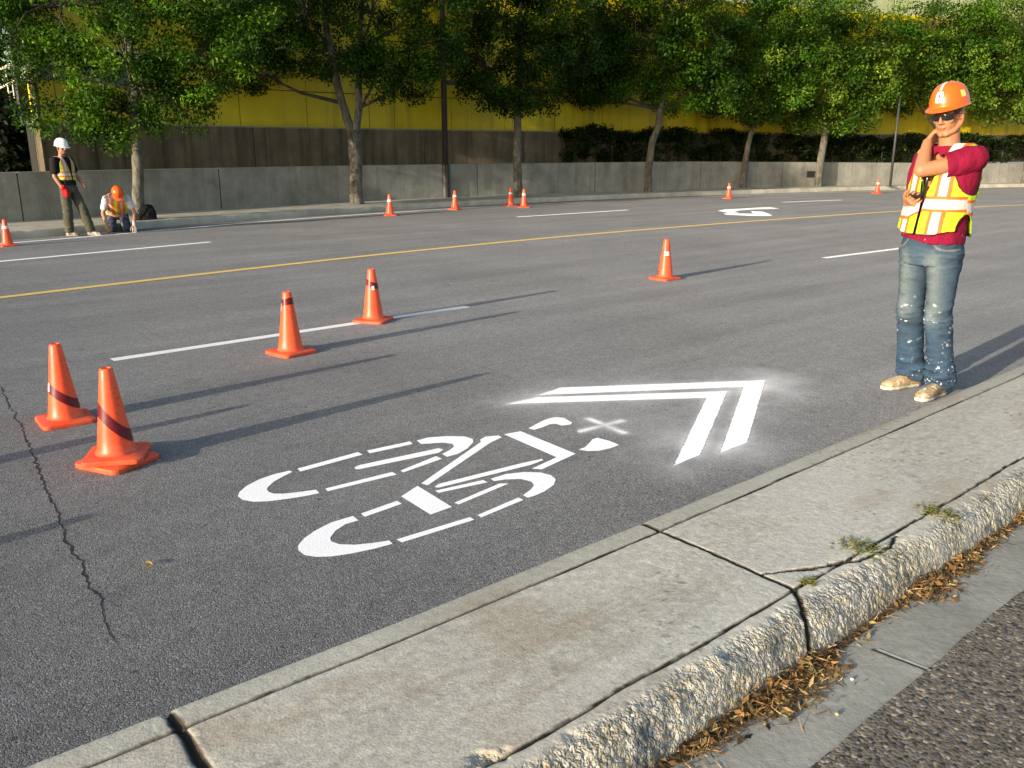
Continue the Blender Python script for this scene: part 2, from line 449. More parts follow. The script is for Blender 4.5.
    rust = sstep(.22, .55, vnoise(P2*np.array([.35, 1, 1]), 4.3, 33, 4)+.12*sstep(.3, .6, tt)); base = mixc(base, [.34, .23, .15], rust*.38)
    dk = sstep(.35, .7, vnoise(P2, 12, 36, 4)); base = mixc(base, [.22, .20, .16], dk*.35)
    agg = vnoise(P3, 75, 34, 2); agg2 = vnoise(P3, 60, 35, 2)
    rc = np.tile(np.array([.52, .495, .42]), (len(ss), 1))
    rc = mixc(rc, [.56, .47, .31], sstep(.1, .4, agg)*.6); rc = mixc(rc, [.26, .27, .29], sstep(.15, .4, agg2)*.75)
    rc = mixc(rc, [.72, .69, .60], sstep(.25, .5, -agg)*.8)
    rc *= (1-.6*sstep(.006, .016, rb))[:, None]*1.15
    blue = sstep(.12, .35, vnoise(P3, 5.2, 37, 3))*sstep(.4, -.1, ss); rc = mixc(rc, [.15, .19, .26], blue*.6); och = sstep(.1, .4, vnoise(P3, 4.1, 81, 3)); rc = mixc(rc, [.50, .38, .22], och*.5)
    base = mixc(base, rc, rough); base = mixc(base, [.22, .20, .15], hole*.5)
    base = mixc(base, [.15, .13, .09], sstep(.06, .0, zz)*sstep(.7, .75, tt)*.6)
    base = mixc(base, [.035, .03, .022], np.maximum(dkm*.92, sstep(.0012, .0038, cut)))
    base = mixc(base, [.62, .60, .52], sstep(.5, .7, vnoise(P2*np.array([.5, 1, 1]), 38, 72, 2))*sstep(.3, .55, tt)*(1-rough)*.6)
    spk = sstep(.55, .62, vnoise(P2, 70, 41, 1))*sstep(.1, .3, vnoise(P2, 2.5, 42)); base = mixc(base, [.12, .11, .09], spk*.5)
    idx = np.arange(ns*nt_).reshape(ns, nt_)
    F = np.stack([idx[:-1, :-1].ravel(), idx[:-1, 1:].ravel(), idx[1:, 1:].ravel(), idx[1:, :-1].ravel()], -1)
    return V, F, np.concatenate([np.clip(base, 0, 1), rough[:, None]], 1)
VM, FM, CM = [], [], []; off = 0
def span(*a): return np.concatenate([np.arange(x, y, d) for (x, y, d) in a]+[np.array([a[-1][1]])])
for (S, fn) in ((span((-9, -4.75, .08), (-4.75, -4.65, .01), (-4.65, -2.4, .05)), .012), (span((-2.4, -1.76, .0075), (-1.76, -1.64, .003), (-1.64, -.22, .0075), (-.22, .16, .003), (.16, .66, .004), (.66, 2.6, .0075)), .005),
                (span((2.6, 3.7, .014), (3.7, 3.8, .004), (3.8, 6.0, .014)), .010), (span((6.0, 26, .06)), .02)):
    V, F, c = median_mesh(S, fn); VM.append(V); FM.append(F+off); CM.append(c); off += len(V)
def m_median():
    t = NT('median_concrete'); co = t.coord('pos'); a = t.n('ShaderNodeVertexColor', layer_name='Col'); al = a.outputs['Alpha']
    wv = t.n('ShaderNodeMix', data_type='VECTOR'); 
    nz = t.n('ShaderNodeTexNoise'); nz.inputs['Scale'].default_value = 30; t.l(co, nz.inputs['Vector'])
    ad = t.n('ShaderNodeVectorMath', operation='MULTIPLY_ADD'); t.l(nz.outputs['Color'], ad.inputs[0]); ad.inputs[1].default_value = (.02, .02, .02); t.l(co, ad.inputs[2])
    cw = ad.outputs[0]
    n1 = t.noise(co, 130, 4, .7); n2 = t.noise(co, 28, 5, .7)
    v1 = t.n('ShaderNodeTexVoronoi'); v1.inputs['Scale'].default_value = 62; t.l(cw, v1.inputs['Vector'])
    v2 = t.n('ShaderNodeTexVoronoi'); v2.inputs['Scale'].default_value = 150; t.l(cw, v2.inputs['Vector'])
    sp = t.n('ShaderNodeSeparateColor'); t.l(v1.outputs['Color'], sp.inputs[0])
    pal = t.ramp(sp.outputs[0], [(0, (.55, .52, .46)), (.25, (.92, .86, .70)), (.45, (1.15, 1.12, 1.03)), (.62, (1.0, .84, .60)), (.78, (.62, .64, .68)), (1, (1.25, 1.2, 1.1))])
    pal.node.color_ramp.interpolation = 'CONSTANT'
    edge = t.ramp(v1.outputs['Distance'], [(.35, 1.0), (.75, .55)])
    stone = t.mix(pal, edge, 1.0, 'MULTIPLY')
    patch = t.ramp(t.noise(co, 5, 4, .6), [(.40, .15), (.56, 1.0)])
    c = t.mix(a.outputs[0], t.ramp(n1, [(.3, .76), (.7, 1.2)]), 1.0, 'MULTIPLY')
    c = t.mix(c, t.mix(c, stone, 1.0, 'MULTIPLY'), t.math('MULTIPLY', t.math('MULTIPLY', al, patch), .8))
    hb = t.math('MULTIPLY', t.math('ADD', t.math('MULTIPLY', v1.outputs['Distance'], -1.0), t.math('MULTIPLY', v2.outputs['Distance'], -.5)), al)
    nb = t.bump(n1, .6, .0025); nb = t.bump(n2, .35, .006, nb); nb = t.bump(hb, 1.0, .012, nb)
    return t.done(c, .9, nb, .2)
M['median'] = m_median()
CA = np.concatenate(CM)
o = mesh('median', np.concatenate(VM), np.concatenate(FM), M['median'], col=CA[:, :3], alpha=CA[:, 3], smooth=True); tag(o, kind='structure')

def st_strip(t0, t1, z, name, mat, s0=-12, s1=26, n=300, wav=0.0):
    S = np.linspace(s0, s1, n)
    wv = vnoise(np.stack([S, S*0, S*0], -1), 6, 3, 4)*wav
    A = ST(S, t0+wv, z); B = ST(S, np.full(n, t1), z)
    V = np.concatenate([A, B]); F = np.array([(i, i+n, i+1+n, i+1) for i in range(n-1)])
    return tag(mesh(name, V, F, mat), kind='structure')
st_strip(.70, 1.12, .006, 'gutter', M['gutter'])
st_strip(1.02, 30, .012, 'near_road', M['asphalt_near'], n=1400, wav=.012)
# gutter joint
ob = mesh('gutter_joint', np.concatenate([ST([.050, .058, .064, .071], [.86, .86, 1.02, 1.02], .0085)]), [(0, 1, 3, 2)], M['dark']); tag(ob, kind='structure')
ob = mesh('gutter_lip', np.concatenate([ST([.058, .075, .071, .085], [.87, .87, 1.02, 1.02], .0075)]), [(0, 1, 3, 2)], M['kerb']); tag(ob, kind='structure')

# ------------------------------------------------------------------ painted lines
def seg(p, q, w, name, mat, **k):
    a, b = G(*p), G(*q); d = (b-a).to_2d().normalized(); n = Vector((-d.y, d.x))*w/2; m = 24; V = []
    for i in range(m+1):
        c = a.lerp(b, i/m).to_2d(); r1, r2 = random.uniform(-.003, .003), random.uniform(-.003, .003)
        V += [(c.x+n.x*(1+r1*8), c.y+n.y*(1+r1*8), .0015), (c.x-n.x*(1+r2*8), c.y-n.y*(1+r2*8), .0015)]
    return tag(mesh(name, V, [(2*i+1, 2*i+3, 2*i+2, 2*i) for i in range(m)], mat), **k)
strip(sub_curve(yell, 0, 150, .6), .13, .004, 'yellow_line', M['yellow_line'], kind='structure')
ec = offset(kerb, -.62)
strip(sub_curve(ec, near_len(ec, (-8.4, 13.6)), near_len(ec, (-2.2, 21.2)), .5), .10, .004, 'edge_line', M['white'], kind='structure')
strip(sub_curve(ec, near_len(ec, (-2.2, 21.2))+.01, near_len(ec, (14, 31.6)), .5), .09, .004, 'edge_line', M['white_faint'], kind='structure')
seg((112, 360), (467, 306.5), .10, 'lane_line', M['white_worn'], kind='structure')
seg((824, 258), (900, 248.5), .10, 'lane_line', M['white_worn'], kind='structure')
a, b = G(824, 258), G(900, 248.5)
def wseg(a, b, w, mat, name='lane_line'):
    d = (b-a).to_2d().normalized(); n = Vector((-d.y, d.x))*w/2
    V = [(a.x+n.x, a.y+n.y, .0015), (a.x-n.x, a.y-n.y, .0015), (b.x-n.x, b.y-n.y, .0015), (b.x+n.x, b.y+n.y, .0015)]
    return tag(mesh(name, V, [(0, 1, 2, 3)], mat), kind='structure')
wseg(b, b+(b-a).normalized()*1.2, .10, M['white_worn'])
seg((-60, 267), (210, 242), .11, 'lane_line', M['white'], kind='structure')
seg((517, 217), (628, 210), .12, 'lane_line', M['white'], kind='structure')
seg((782, 202.3), (842, 200), .12, 'lane_line', M['white'], kind='structure')

def pix_poly(polys, ox, oy, sc_):
    return [[G(ox+x/sc_, oy+y/sc_) for (x, y) in p] for p in polys]
def flat(name, polys, mat, z=.0012, jit=0.0, parent=None, step=.02):
    V, F = [], []
    for p in polys:
        q = []
        for i in range(len(p)):
            a, b = p[i], p[(i+1) % len(p)]; n = max(1, int((b-a).length/step)) if jit else 1
            for k in range(n):
                c = a.lerp(b, k/n)
                if jit and k: c = c + Vector((noise.noise(c*14), noise.noise(c*14+Vector((9, 0, 0))), 0))*jit*.8 + Vector((noise.noise(c*60), noise.noise(c*60+Vector((9, 0, 0))), 0))*jit
                q.append((c.x, c.y, z))
        b0 = len(V); V += q; F.append(tuple(range(b0, b0+len(q))))
    o = mesh(name, V, F, mat, parent)
    for pl in o.data.polygons:
        if pl.normal.z < 0: pl.flip()
    return o

A_ = pix_poly([
 [(320,266),(270,291),(225,316),(193,345),(189,358),(200,370),(225,378),(280,378),(350,370),(440,358),(458,375),(400,388),(300,404),(200,417),(120,420),(65,410),(40,392),(48,370),(85,338),(150,305),(220,280),(303,260)],
 [(345,250),(655,165),(680,178),(360,265)], [(487,352),(830,267),(855,280),(500,366)],
 [(658,515),(590,535),(540,568),(513,603),(518,622),(560,637),(640,640),(720,632),(815,618),(833,635),(740,660),(620,685),(520,700),(440,702),(380,692),(350,668),(348,645),(380,606),(440,565),(520,525),(630,492)],
 [(670,480),(855,415),(880,430),(690,497)]], 230, 420, 5.12)
B_ = pix_poly([
 [(537,332),(695,298),(705,308),(548,342)],
 [(720,295),(760,284),(830,279),(895,280),(925,290),(926,302),(905,324),(870,344),(830,355),(812,344),(840,330),(856,317),(850,307),(815,303),(735,308)],
 [(660,405),(790,352),(812,362),(670,412)],
 [(492,393),(510,385),(800,323),(817,329),(800,340),(510,400),(495,400)],
 [(645,657),(915,575),(930,585),(665,668)]], 220, 360, 3.657)
C_ = pix_poly([
 [(90,485),(345,308),(342,298),(365,285),(420,280),(435,288),(395,306),(375,318),(118,493)],
 [(75,495),(222,585),(130,618),(5,540)],
 [(147,500),(165,487),(520,398),(605,380),(612,385),(560,405),(165,503)],
 [(150,516),(355,470),(375,480),(165,525)],
 [(232,567),(425,485),(465,485),(250,575)],
 [(387,465),(450,445),(530,436),(600,438),(645,450),(665,468),(655,492),(615,520),(575,537),(545,546),(525,535),(558,511),(572,493),(560,477),(515,466),(450,468),(400,475)],
 [(330,620),(505,545),(527,555),(347,630)],
 [(443,275),(515,262),(750,358),(605,425),(562,422),(668,373)],
 [(548,250),(580,232),(612,216),(640,206),(664,202),(700,205),(735,225),(728,233),(690,238),(665,230),(640,232),(612,244),(572,256)],
 [(762,340),(790,330),(808,312),(822,296),(842,290),(890,302),(935,320),(900,334),(850,345),(800,347)]], 400, 370, 4.267)
bk = flat('bicycle_marking', A_+B_+C_, M['white'])
tag(bk, 'freshly painted white stencil of a bicycle on the asphalt beside the raised concrete median', 'road marking')
chev = pix_poly([[(275,113),(350,96),(838,80),(768,243),(700,272),(785,97)],
                 [(355,90),(412,71),(935,52),(888,212),(820,238),(880,69)]], 400, 360, 2.56)
ch = flat('chevron_marking', chev, M['white'], .0014, .0035)
tag(ch, 'large fresh white double chevron painted in front of the bicycle stencil', 'road marking')
farm = pix_poly([[(180,265),(250,250),(400,243),(620,230),(720,228),(815,242),(700,247),(560,250),(440,258),(350,268),(400,282),(300,288)],
                 [(240,292),(330,290),(545,294),(520,268),(640,272),(700,292),(742,314),(660,318),(500,316),(260,304)]], 700, 185, 10.24)
fm = flat('arrow_marking', farm, M['white'])
tag(fm, 'small white bent arrow painted on the far lanes near the yellow line', 'road marking')

# soft overspray round the chevron, and the sprayed cross
def dist_poly(P, polys):
    d = np.full(len(P), 9.0); ins = np.zeros(len(P), bool)
    for p in polys:
        q = np.array([(a.x, a.y) for a in p]); c = np.zeros(len(P), bool)
        for i in range(len(q)):
            a, b = q[i], q[(i+1) % len(q)]; ab = b-a
            k = np.clip(((P-a)@ab)/(ab@ab), 0, 1); d = np.minimum(d, np.hypot(*(P-a-k[:, None]*ab).T))
            cond = ((a[1] > P[:, 1]) != (b[1] > P[:, 1]))
            xi = (b[0]-a[0])*(P[:, 1]-a[1])/((b[1]-a[1]) if b[1] != a[1] else 1e-9) + a[0]
            c ^= cond & (P[:, 0] < xi)
        ins |= c
    return np.where(ins, 0, d)
def grid(x0, x1, y0, y1, st_):
    X = np.arange(x0, x1, st_); Y = np.arange(y0, y1, st_); gx, gy = np.meshgrid(X, Y, indexing='ij')
    P = np.stack([gx.ravel(), gy.ravel()], -1); idx = np.arange(len(P)).reshape(len(X), len(Y))
    F = np.stack([idx[:-1, :-1].ravel(), idx[1:, :-1].ravel(), idx[1:, 1:].ravel(), idx[:-1, 1:].ravel()], -1)
    return P, F
P, F = grid(-.6, 2.2, 3.4, 6.2, .016)
d = dist_poly(P, chev); P3 = np.stack([P[:, 0], P[:, 1], P[:, 0]*0], -1)
tip = G(765, 383); tp = np.array([tip.x, tip.y]); dt = np.hypot(*(P-tp).T)
low = G(745, 448); dl = np.hypot(*(P-np.array([low.x, low.y])).T)
lf = G(545, 395); dlf = np.hypot(*(P-np.array([lf.x, lf.y])).T)
al = .25*np.exp(-d/(.012+.03*np.exp(-dl/.35)+.04*np.exp(-dt/.45)+.02*np.exp(-dlf/.4)))
al += .20*np.exp(-(dt/.45)**2) + .10*np.exp(-(dl/.4)**2) + .25*np.exp(-(d/.34)**2)
al *= .8 + .5*vnoise(P3, 4, 3); al = np.where(d <= 0, .2, al)
cm = G(605, 425); al += .16*np.exp(-(np.hypot(*(P-np.array([cm.x, cm.y])).T)/.32)**2); al[al < .03] = 0
fa = al[F].max(1) > 0
o = mesh('overspray', np.stack([P[:, 0], P[:, 1], P[:, 0]*0+.0008], -1), F[fa], M['spray'], ch, col=np.ones((len(P), 3)), alpha=np.clip(al, 0, .8))
P, F = grid(.35, 1.05, 4.1, 5.0, .010)
st_lines = [[G(400+770/4.267, 370+262/4.267), G(400+945/4.267, 370+218/4.267)], [G(400+808/4.267, 370+210/4.267), G(400+955/4.267, 370+268/4.267)]]
dd = np.full(len(P), 9.0)
for a, b in st_lines:
    a = np.array([a.x, a.y]); b = np.array([b.x, b.y]); ab = b-a; k = np.clip(((P-a)@ab)/(ab@ab), 0, 1); dd = np.minimum(dd, np.hypot(*(P-a-k[:, None]*ab).T))
al = .72*np.exp(-(dd/.024)**2)*(.75+.5*vnoise(np.stack([P[:, 0], P[:, 1], P[:, 0]*0], -1), 9, 2)) + .28*np.exp(-(dd/.075)**2); al[al < .03] = 0
fa = al[F].max(1) > 0
o = mesh('cross_mark', np.stack([P[:, 0], P[:, 1], P[:, 0]*0+.0014], -1), F[fa], M['spray'], col=np.ones((len(P), 3)), alpha=np.clip(al, 0, 1))
tag(o, 'soft edged white spray painted cross between the bicycle stencil and the chevron', 'road marking')

# cracks in the carriageway
def crack(pts, wd, name='road_crack'):
    q = [G(*p) for p in pts]; P = []
    for a, b in zip(q[:-1], q[1:]):
        n = max(2, int((b-a).length/.018))
        for k in range(n):
            c = a.lerp(b, k/n); P.append(c + Vector((noise.noise(c*9)+1.0*noise.noise(c*31), noise.noise(c*9+Vector((5, 5, 5)))+1.0*noise.noise(c*31+Vector((5, 5, 5))), 0))*.014)
    V = []
    for i, p in enumerate(P):
        t = (P[min(i+1, len(P)-1)]-P[max(0, i-1)]).normalized(); n = Vector((-t.y, t.x, 0))
        e = min(1, i/12, (len(P)-1-i)/25); ww = wd*e*(.35+.75*abs(noise.noise(Vector((i*.23, 0, 3)))*1.6))
        V += [(p.x+n.x*ww, p.y+n.y*ww, .0009), (p.x-n.x*ww, p.y-n.y*ww, .0009)]
    return tag(mesh(name, V, [(2*i+1, 2*i+3, 2*i+2, 2*i) for i in range(len(P)-1)], M['dark']), kind='structure')
crack([(-40, 330), (0, 386), (8, 403), (22, 428), (36, 462), (47, 495), (62, 520), (66, 540), (80, 562), (90, 585), (103, 605), (104, 618), (118, 645), (135, 668)], .0060)
crack([(-30, 428), (5, 424), (20, 420)], .005)
crack([(28, 434), (24, 444), (34, 440)], .004)

# ------------------------------------------------------------------ far walls, terrace, building
def wall(curve, z0, z1, th, joints, name, mat, gap=.02, cap=None, zfun=None, **k):
    root = empty(name, (curve[0].x, curve[0].y, z0)); tag(root, **k)
    L = cum(curve); js = sorted(joints); mb = MB(); org = Vector((curve[0].x, curve[0].y, z0))
    inner = MB(); capb = MB()
    def slab(m, s0, s1, d0, d1, za, zb_):
        pts = sub_curve(curve, s0, s1, .8); f = offset(pts, d0); bk_ = offset(pts, d1); V = []; n = len(pts)
        zt = [zb_ if zfun is None else zb_ + zfun(p) for p in pts]
        for i in range(n):
            V += [(f[i].x-org.x, f[i].y-org.y, za-z0), (f[i].x-org.x, f[i].y-org.y, zt[i]-z0), (bk_[i].x-org.x, bk_[i].y-org.y, zt[i]-z0), (bk_[i].x-org.x, bk_[i].y-org.y, za-z0)]
        F = [(4*i+j, 4*(i+1)+j, 4*(i+1)+(j+1) % 4, 4*i+(j+1) % 4) for i in range(n-1) for j in range(4)] + [(3, 2, 1, 0)] + [(4*n-4, 4*n-3, 4*n-2, 4*n-1)]
        m.add(V, F)
    for a, b in zip(js[:-1], js[1:]):
        slab(mb, a+gap/2, b-gap/2, 0, th, z0, z1)
        if cap: slab(capb, a+gap/2, b-gap/2, -.012, th, z1+.001, z1+cap)
    slab(inner, js[0], js[-1], .025, th-.02, z0, z1-.02)
    mb.build('wall_panel', mat, root); inner.build('joint_filler', M['dark'], root)
    if cap: capb.build('coping', M['wall'], root)
    return root
jl = [near_len(wallb, G(x, y, .12)) for x, y in ((225, 209), (350, 201.5), (478, 196.5), (595, 192.2), (699, 189), (782, 187), (850, 185.5))]
L0 = near_len(wallb, (-16, 9.5)); joints = []
x = jl[0]
while x > L0: joints.append(x); x -= 4.4
joints += jl[1:]; x = jl[-1]
while x < near_len(wallb, (50, 43)): x += 4.4; joints.append(x)
zdrop = lambda p: -.16*max(0, min(1, (p.x-6)/14))
wall(wallb, .0, 1.03, .3, joints, 'retaining_wall', M['wall'], .025, zfun=zdrop, label='low light grey concrete retaining wall along the back of the far pavement', cat='wall')
upc = offset(wallb, 1.0)
us0 = near_len(upc, G(27, 200, .3)); us0 = near_len(upc, (-9.3, 17.75))
uj = [us0]
while uj[-1] < near_len(upc, (46, 43)): uj.append(uj[-1]+5.2)
wall(upc, .95, 1.95, .3, uj, 'stained_wall', M['wall_up'], .02, cap=.035, label='brown stained concrete wall carrying the yellow facade, above the low grey wall', cat='wall')
band_between(offset(wallb, .29), upc, .93, 'terrace', M['soil'], zb=.96)
# building: yellow metal cladding
def m_yellow():
    t = NT('yellow_cladding'); co = t.coord('pos')
    n = t.noise(co, 1.3, 5, .6); st = t.noise(co, 1.0, 5, .7, sc=(2.5, 2.5, .15))
    c = t.mix((.62, .49, .001), (.80, .63, .003), t.ramp(n, [(.3, 0.0), (.7, 1.0)]))
    c = t.mix(c, (.13, .09, .01), t.math('MULTIPLY', t.ramp(st, [(.5, 0.0), (.75, 1.0)]), .6))
    return t.done(c, .45, t.bump(n, .3, .02), .4)
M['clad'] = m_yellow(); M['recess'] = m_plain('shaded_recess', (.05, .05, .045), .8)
M['slab'] = m_concrete('slab_concrete', (.22, .22, .20), .004); M['pale'] = m_plain('haze_tint', (.34, .38, .20), .5, 4, .1)
M['edge_metal'] = m_plain('pale_trim', (.62, .58, .44), .5)
bc = offset(wallb, 1.16); org = Vector((-9.25, 17.95, 1.9))
bl = empty('parkade_building', org); tag(bl, 'long mustard yellow panelled building rising behind the walls and trees', 'building')
bs0 = near_len(bc, (-9.35, 17.9)); bs1 = near_len(bc, (60, 45))
def facade(za, zb_, s0, s1, pw, name, mat, d=0.0, th=.05, gap=.018, jit=0.0):
    m = MB(); s = s0; i = 0
    while s < s1-.05:
        e = min(s1, s+pw*(1 if (i % 5) != 3 else .42)); a = at_len(bc, cum_bc, s+gap/2); b = at_len(bc, cum_bc, e-gap/2)
        t = (b-a).normalized(); nn = Vector((t.y, -t.x)); j1 = random.uniform(-jit, jit); j2 = random.uniform(-jit, jit)
        a1 = a+nn*(d+j1); b1 = b+nn*(d+j2); a2 = a+nn*(d-th); b2 = b+nn*(d-th)
        V = [(p.x-org.x, p.y-org.y, z-org.z) for z in (za, zb_) for p in (a1, b1, b2, a2)]
        m.add(V, [(0,1,5,4),(1,2,6,5),(2,3,7,6),(3,0,4,7),(4,5,6,7),(3,2,1,0)]); s = e; i += 1
    return m.build(name, mat, bl)
cum_bc = cum(bc); sm = near_len(bc, (-7.6, 20.3))
facade(1.99, 2.80, bs0, sm, 1.35, 'cladding', M['clad'], 0, jit=.004)
facade(1.99, 2.86, sm+.01, bs1, 1.9, 'cladding', M['clad'], 0, jit=.004)
facade(2.88, 4.28, sm+.01, bs1, 1.9, 'cladding', M['clad'], 0, jit=.004)
facade(3.52, 4.28, bs0, sm, 1.35, 'cladding', M['clad'], 0, jit=.004)
facade(4.30, 6.3, bs0, bs1, 1.9, 'cladding', M['clad'], 0, jit=.004)
facade(2.81, 3.05, bs0, sm, 50, 'floor_slab', M['slab'], .02, th=.3)
facade(3.47, 3.51, bs0, sm, 50, 'trim', M['edge_metal'], .03)
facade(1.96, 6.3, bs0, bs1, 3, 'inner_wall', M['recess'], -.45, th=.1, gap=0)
facade(6.31, 6.42, bs0, bs1, 60, 'roof_edge', M['edge_metal'], .05, th=.6)
facade(6.3, 8.8, near_len(bc, (-2.5, 25.5)), bs1, 3.2, 'haze_backdrop', M['pale'], -1.4, th=.2, gap=.06)  # added set-back panels, tinted to stand for pale haze above the roof
# side return + corner post
m = MB(); m.box((-.20, -.20, -.95), (-.10, -.05, 1.35)); m.build('corner_column', M['wall_up'], bl)
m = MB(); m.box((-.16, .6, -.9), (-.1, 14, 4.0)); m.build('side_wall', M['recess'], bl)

# stair with pale railing in the dark gap left of the building
sr = empty('stair_railing', (-12.6, 20.9, 1.05)); tag(sr, 'pale handrails of an outdoor stair in the dark gap left of the yellow building', 'railing')
m = MB()
for k in range(2): m.tube([(-1.5+.0*k, k*1.3, 1.2), (1.6, k*1.3, 2.45), (2.8, k*1.3, 2.5)], [.03]*3, 8)
m.build('handrail', M['edge_metal'], sr, True)
m = MB()
for k in range(2):
    for j in range(6):
        m = MB(); m.tube([(-1.4+j*.6, k*1.3, .2+j*.24), (-1.4+j*.6, k*1.3, 1.22+j*.24)], [.018]*2, 6)
        m.build('baluster', M['edge_metal'], sr, True)
m = MB()
for j in range(9): m.box((-1.6+j*.36, -.1, -.2), (-1.24+j*.36, 1.4, .1+j*.15))
m.build('steps', M['slab'], sr)

# ------------------------------------------------------------------ vegetation
def leaf_cloud(clumps, n_per, r, size, cols, seed, flat_=.6):
    g = np.random.default_rng(seed); K = len(clumps); N = K*n_per
    ce = np.repeat(clumps, n_per, 0)
    d = g.normal(size=(N, 3)); d /= np.linalg.norm(d, axis=1)[:, None]
    rad = r*(g.random(N)**.45)[:, None]
    p = ce + d*rad*np.array([1, 1, .75])
    nrm = d*.6 + g.normal(size=(N, 3))*.55 + np.array([0, 0, flat_]); nrm /= np.linalg.norm(nrm, axis=1)[:, None]
    t = np.cross(nrm, g.normal(size=(N, 3))); t /= np.linalg.norm(t, axis=1)[:, None]+1e-9; b = np.cross(nrm, t)
    s = (size*(.65+.7*g.random(N)))[:, None]
    a = p - t*s; c = p + t*s - np.array([0, 0, 1])*s*.35; e = p + b*s*.52; f = p - b*s*.52
    V = np.stack([a, e, c, f], 1).reshape(-1, 3); F = np.arange(4*N).reshape(N, 4)
    cl = np.asarray(cols, dtype=float); base = cl[g.integers(0, len(cl), K)]; base = base*(.45+.85*g.random(K))[:, None]; col = np.repeat(base, n_per, 0)*(0.7+.6*g.random(N))[:, None]
    yl = g.random(N) < .004; col[yl] = [.20, .20, .03]
    return V, F, np.repeat(col, 4, 0)

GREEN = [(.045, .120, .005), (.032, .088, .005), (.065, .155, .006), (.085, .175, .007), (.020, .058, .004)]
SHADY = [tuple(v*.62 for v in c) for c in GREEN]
PALE = [(.12, .20, .018), (.155, .24, .022), (.095, .17, .014)]  # yellower greens, brightened in place of haze on the right-hand trees
def tree(loc, stems, lobes, seed, leaf=.075, dens=1.0, label='', cols=GREEN, bark='bark_pale', cr=.34, rot=0):
    """stems: list of [(x,y,z,r)...]; lobes: (x,y,z,rx,ry,rz)"""
    root = empty('street_tree', loc, rot, label=label, cat='tree', group=None)
    g = np.random.default_rng(seed); m = MB(); br = MB()
    for st in stems:
        P = [Vector(p[:3]) for p in st]; rr = [p[3] for p in st]; PP = []; RR = []
        for i in range(len(P)-1):
            for k in range(6):
                t = k/6; c = P[i].lerp(P[i+1], t); PP.append(c + Vector((noise.noise(c*1.7+Vector((seed, 0, 0))), noise.noise(c*1.7+Vector((0, seed, 0))), 0))*.05); RR.append(rr[i]*(1-t)+rr[i+1]*t)
        PP.append(P[-1]); RR.append(rr[-1])
        RR[0] *= 1.25
        m.tube(PP, RR, 14)
    m.build('trunk', M[bark], root, True)
    cl = []
    allp = [Vector(p[:3]) for st in stems for p in st if p[2] > 1.2]
    for (x, y, z, rx, ry, rz) in lobes:
        vol = rx*ry*rz; n = int(30*dens*vol**.72/(cr/.34)**1.5)+6
        d = g.normal(size=(n, 3)); d /= np.linalg.norm(d, axis=1)[:, None]
        rd = (.35+.68*g.random(n)**.55)[:, None]
        q = d*rd*np.array([rx, ry, rz]) + np.array([x, y, z])
        cl.append(q)
        # limb from the nearest stem point lower than the lobe, and twigs to some clumps
        c = Vector((x, y, z)); src = min(allp, key=lambda a: (a-c).length + max(0, a.z-z)*3)
        mid = src.lerp(c, .5)+Vector((0, 0, -.12)); br.tube([src, mid, c], [.05, .035, .018], 6)
        for i in range(0, n, 3):
            e = Vector(q[i]); mm = c.lerp(e, .5)+Vector((0, 0, .08)); br.tube([src.lerp(c, .75), mm, e], [.018, .011, .005], 4, False)
    br.build('limb', M['bark'], root, True)
    cl = np.concatenate(cl)
    V, F, c = leaf_cloud(cl, 150, cr, leaf*.52, cols, seed+1)
    mesh('crown', V, F, M['leaf'], root, col=c)
    return root

# positions measured on the far pavement; local axes are world axes
def T(px, py): return tuple(G(px, py, .125))
tree(T(139, 219.5), [[(0,0,-.1,.115),(.08,0,1.1,.10),(.20,.0,2.4,.085),(.2,0,4.0,.06),(.1,0,5.6,.03)]],
     [(-.85,-.2,2.0,.95,.9,.62),(-.2,.0,1.95,.8,.9,.55),(.75,.2,2.15,.9,.9,.6),(-1.75,.0,3.15,1.0,1.1,.8),(-2.5,-.2,3.9,.9,1,.7),(.2,-.3,3.0,1.1,1.0,.8),(1.5,.2,3.0,1.0,1,.8),(-1.0,-.6,3.9,1.2,1,.9),(.9,-.3,4.1,1.3,1.1,.9),(2.1,.2,4.2,.9,1,.8),(-1.5,.2,5.0,1.3,1.2,.9),(.2,0,5.3,1.6,1.4,1.0),(.2,0,6.3,1.1,1.1,.7)],
     11, .070, 1.15, 'leafy young street tree with low drooping crown beside the two far workers', cr=.32)
tree(T(357, 204), [[(0,0,-.1,.17),(.0,0,1.1,.145),(.02,0,1.75,.15)],[(.0,0,1.6,.115),(-.28,0,2.4,.095),(-.42,0,3.6,.08),(-.8,0,5.4,.04)],[(.02,0,1.6,.10),(.17,0,2.3,.085),(.2,0,3.6,.07),(.5,0,5.4,.04)]],
     [(-2.2,-.1,3.1,.6,.7,.45),(-1.7,0,3.7,1.0,1,.7),(-.3,0,3.5,.9,1,.6),(.7,-.2,3.2,.8,.8,.7),(1.3,0,3.0,.75,.8,.7),(1.9,.2,3.7,.8,.9,.8),(-2.4,0,4.9,.8,.9,.7),(-1.0,-.4,4.6,1.2,1.2,.9),(.7,-.3,4.6,1.3,1.2,1.0),(2.2,0,4.9,1,1,.9),(-1.5,0,5.8,1.4,1.3,1),(.6,0,5.9,1.6,1.4,1.0),(0,0,6.8,1.3,1.2,.7)],
     22, .080, 1.1, 'street tree whose pale trunk forks into two stems above the wall', bark='bark_pale', cr=.36, cols=SHADY)
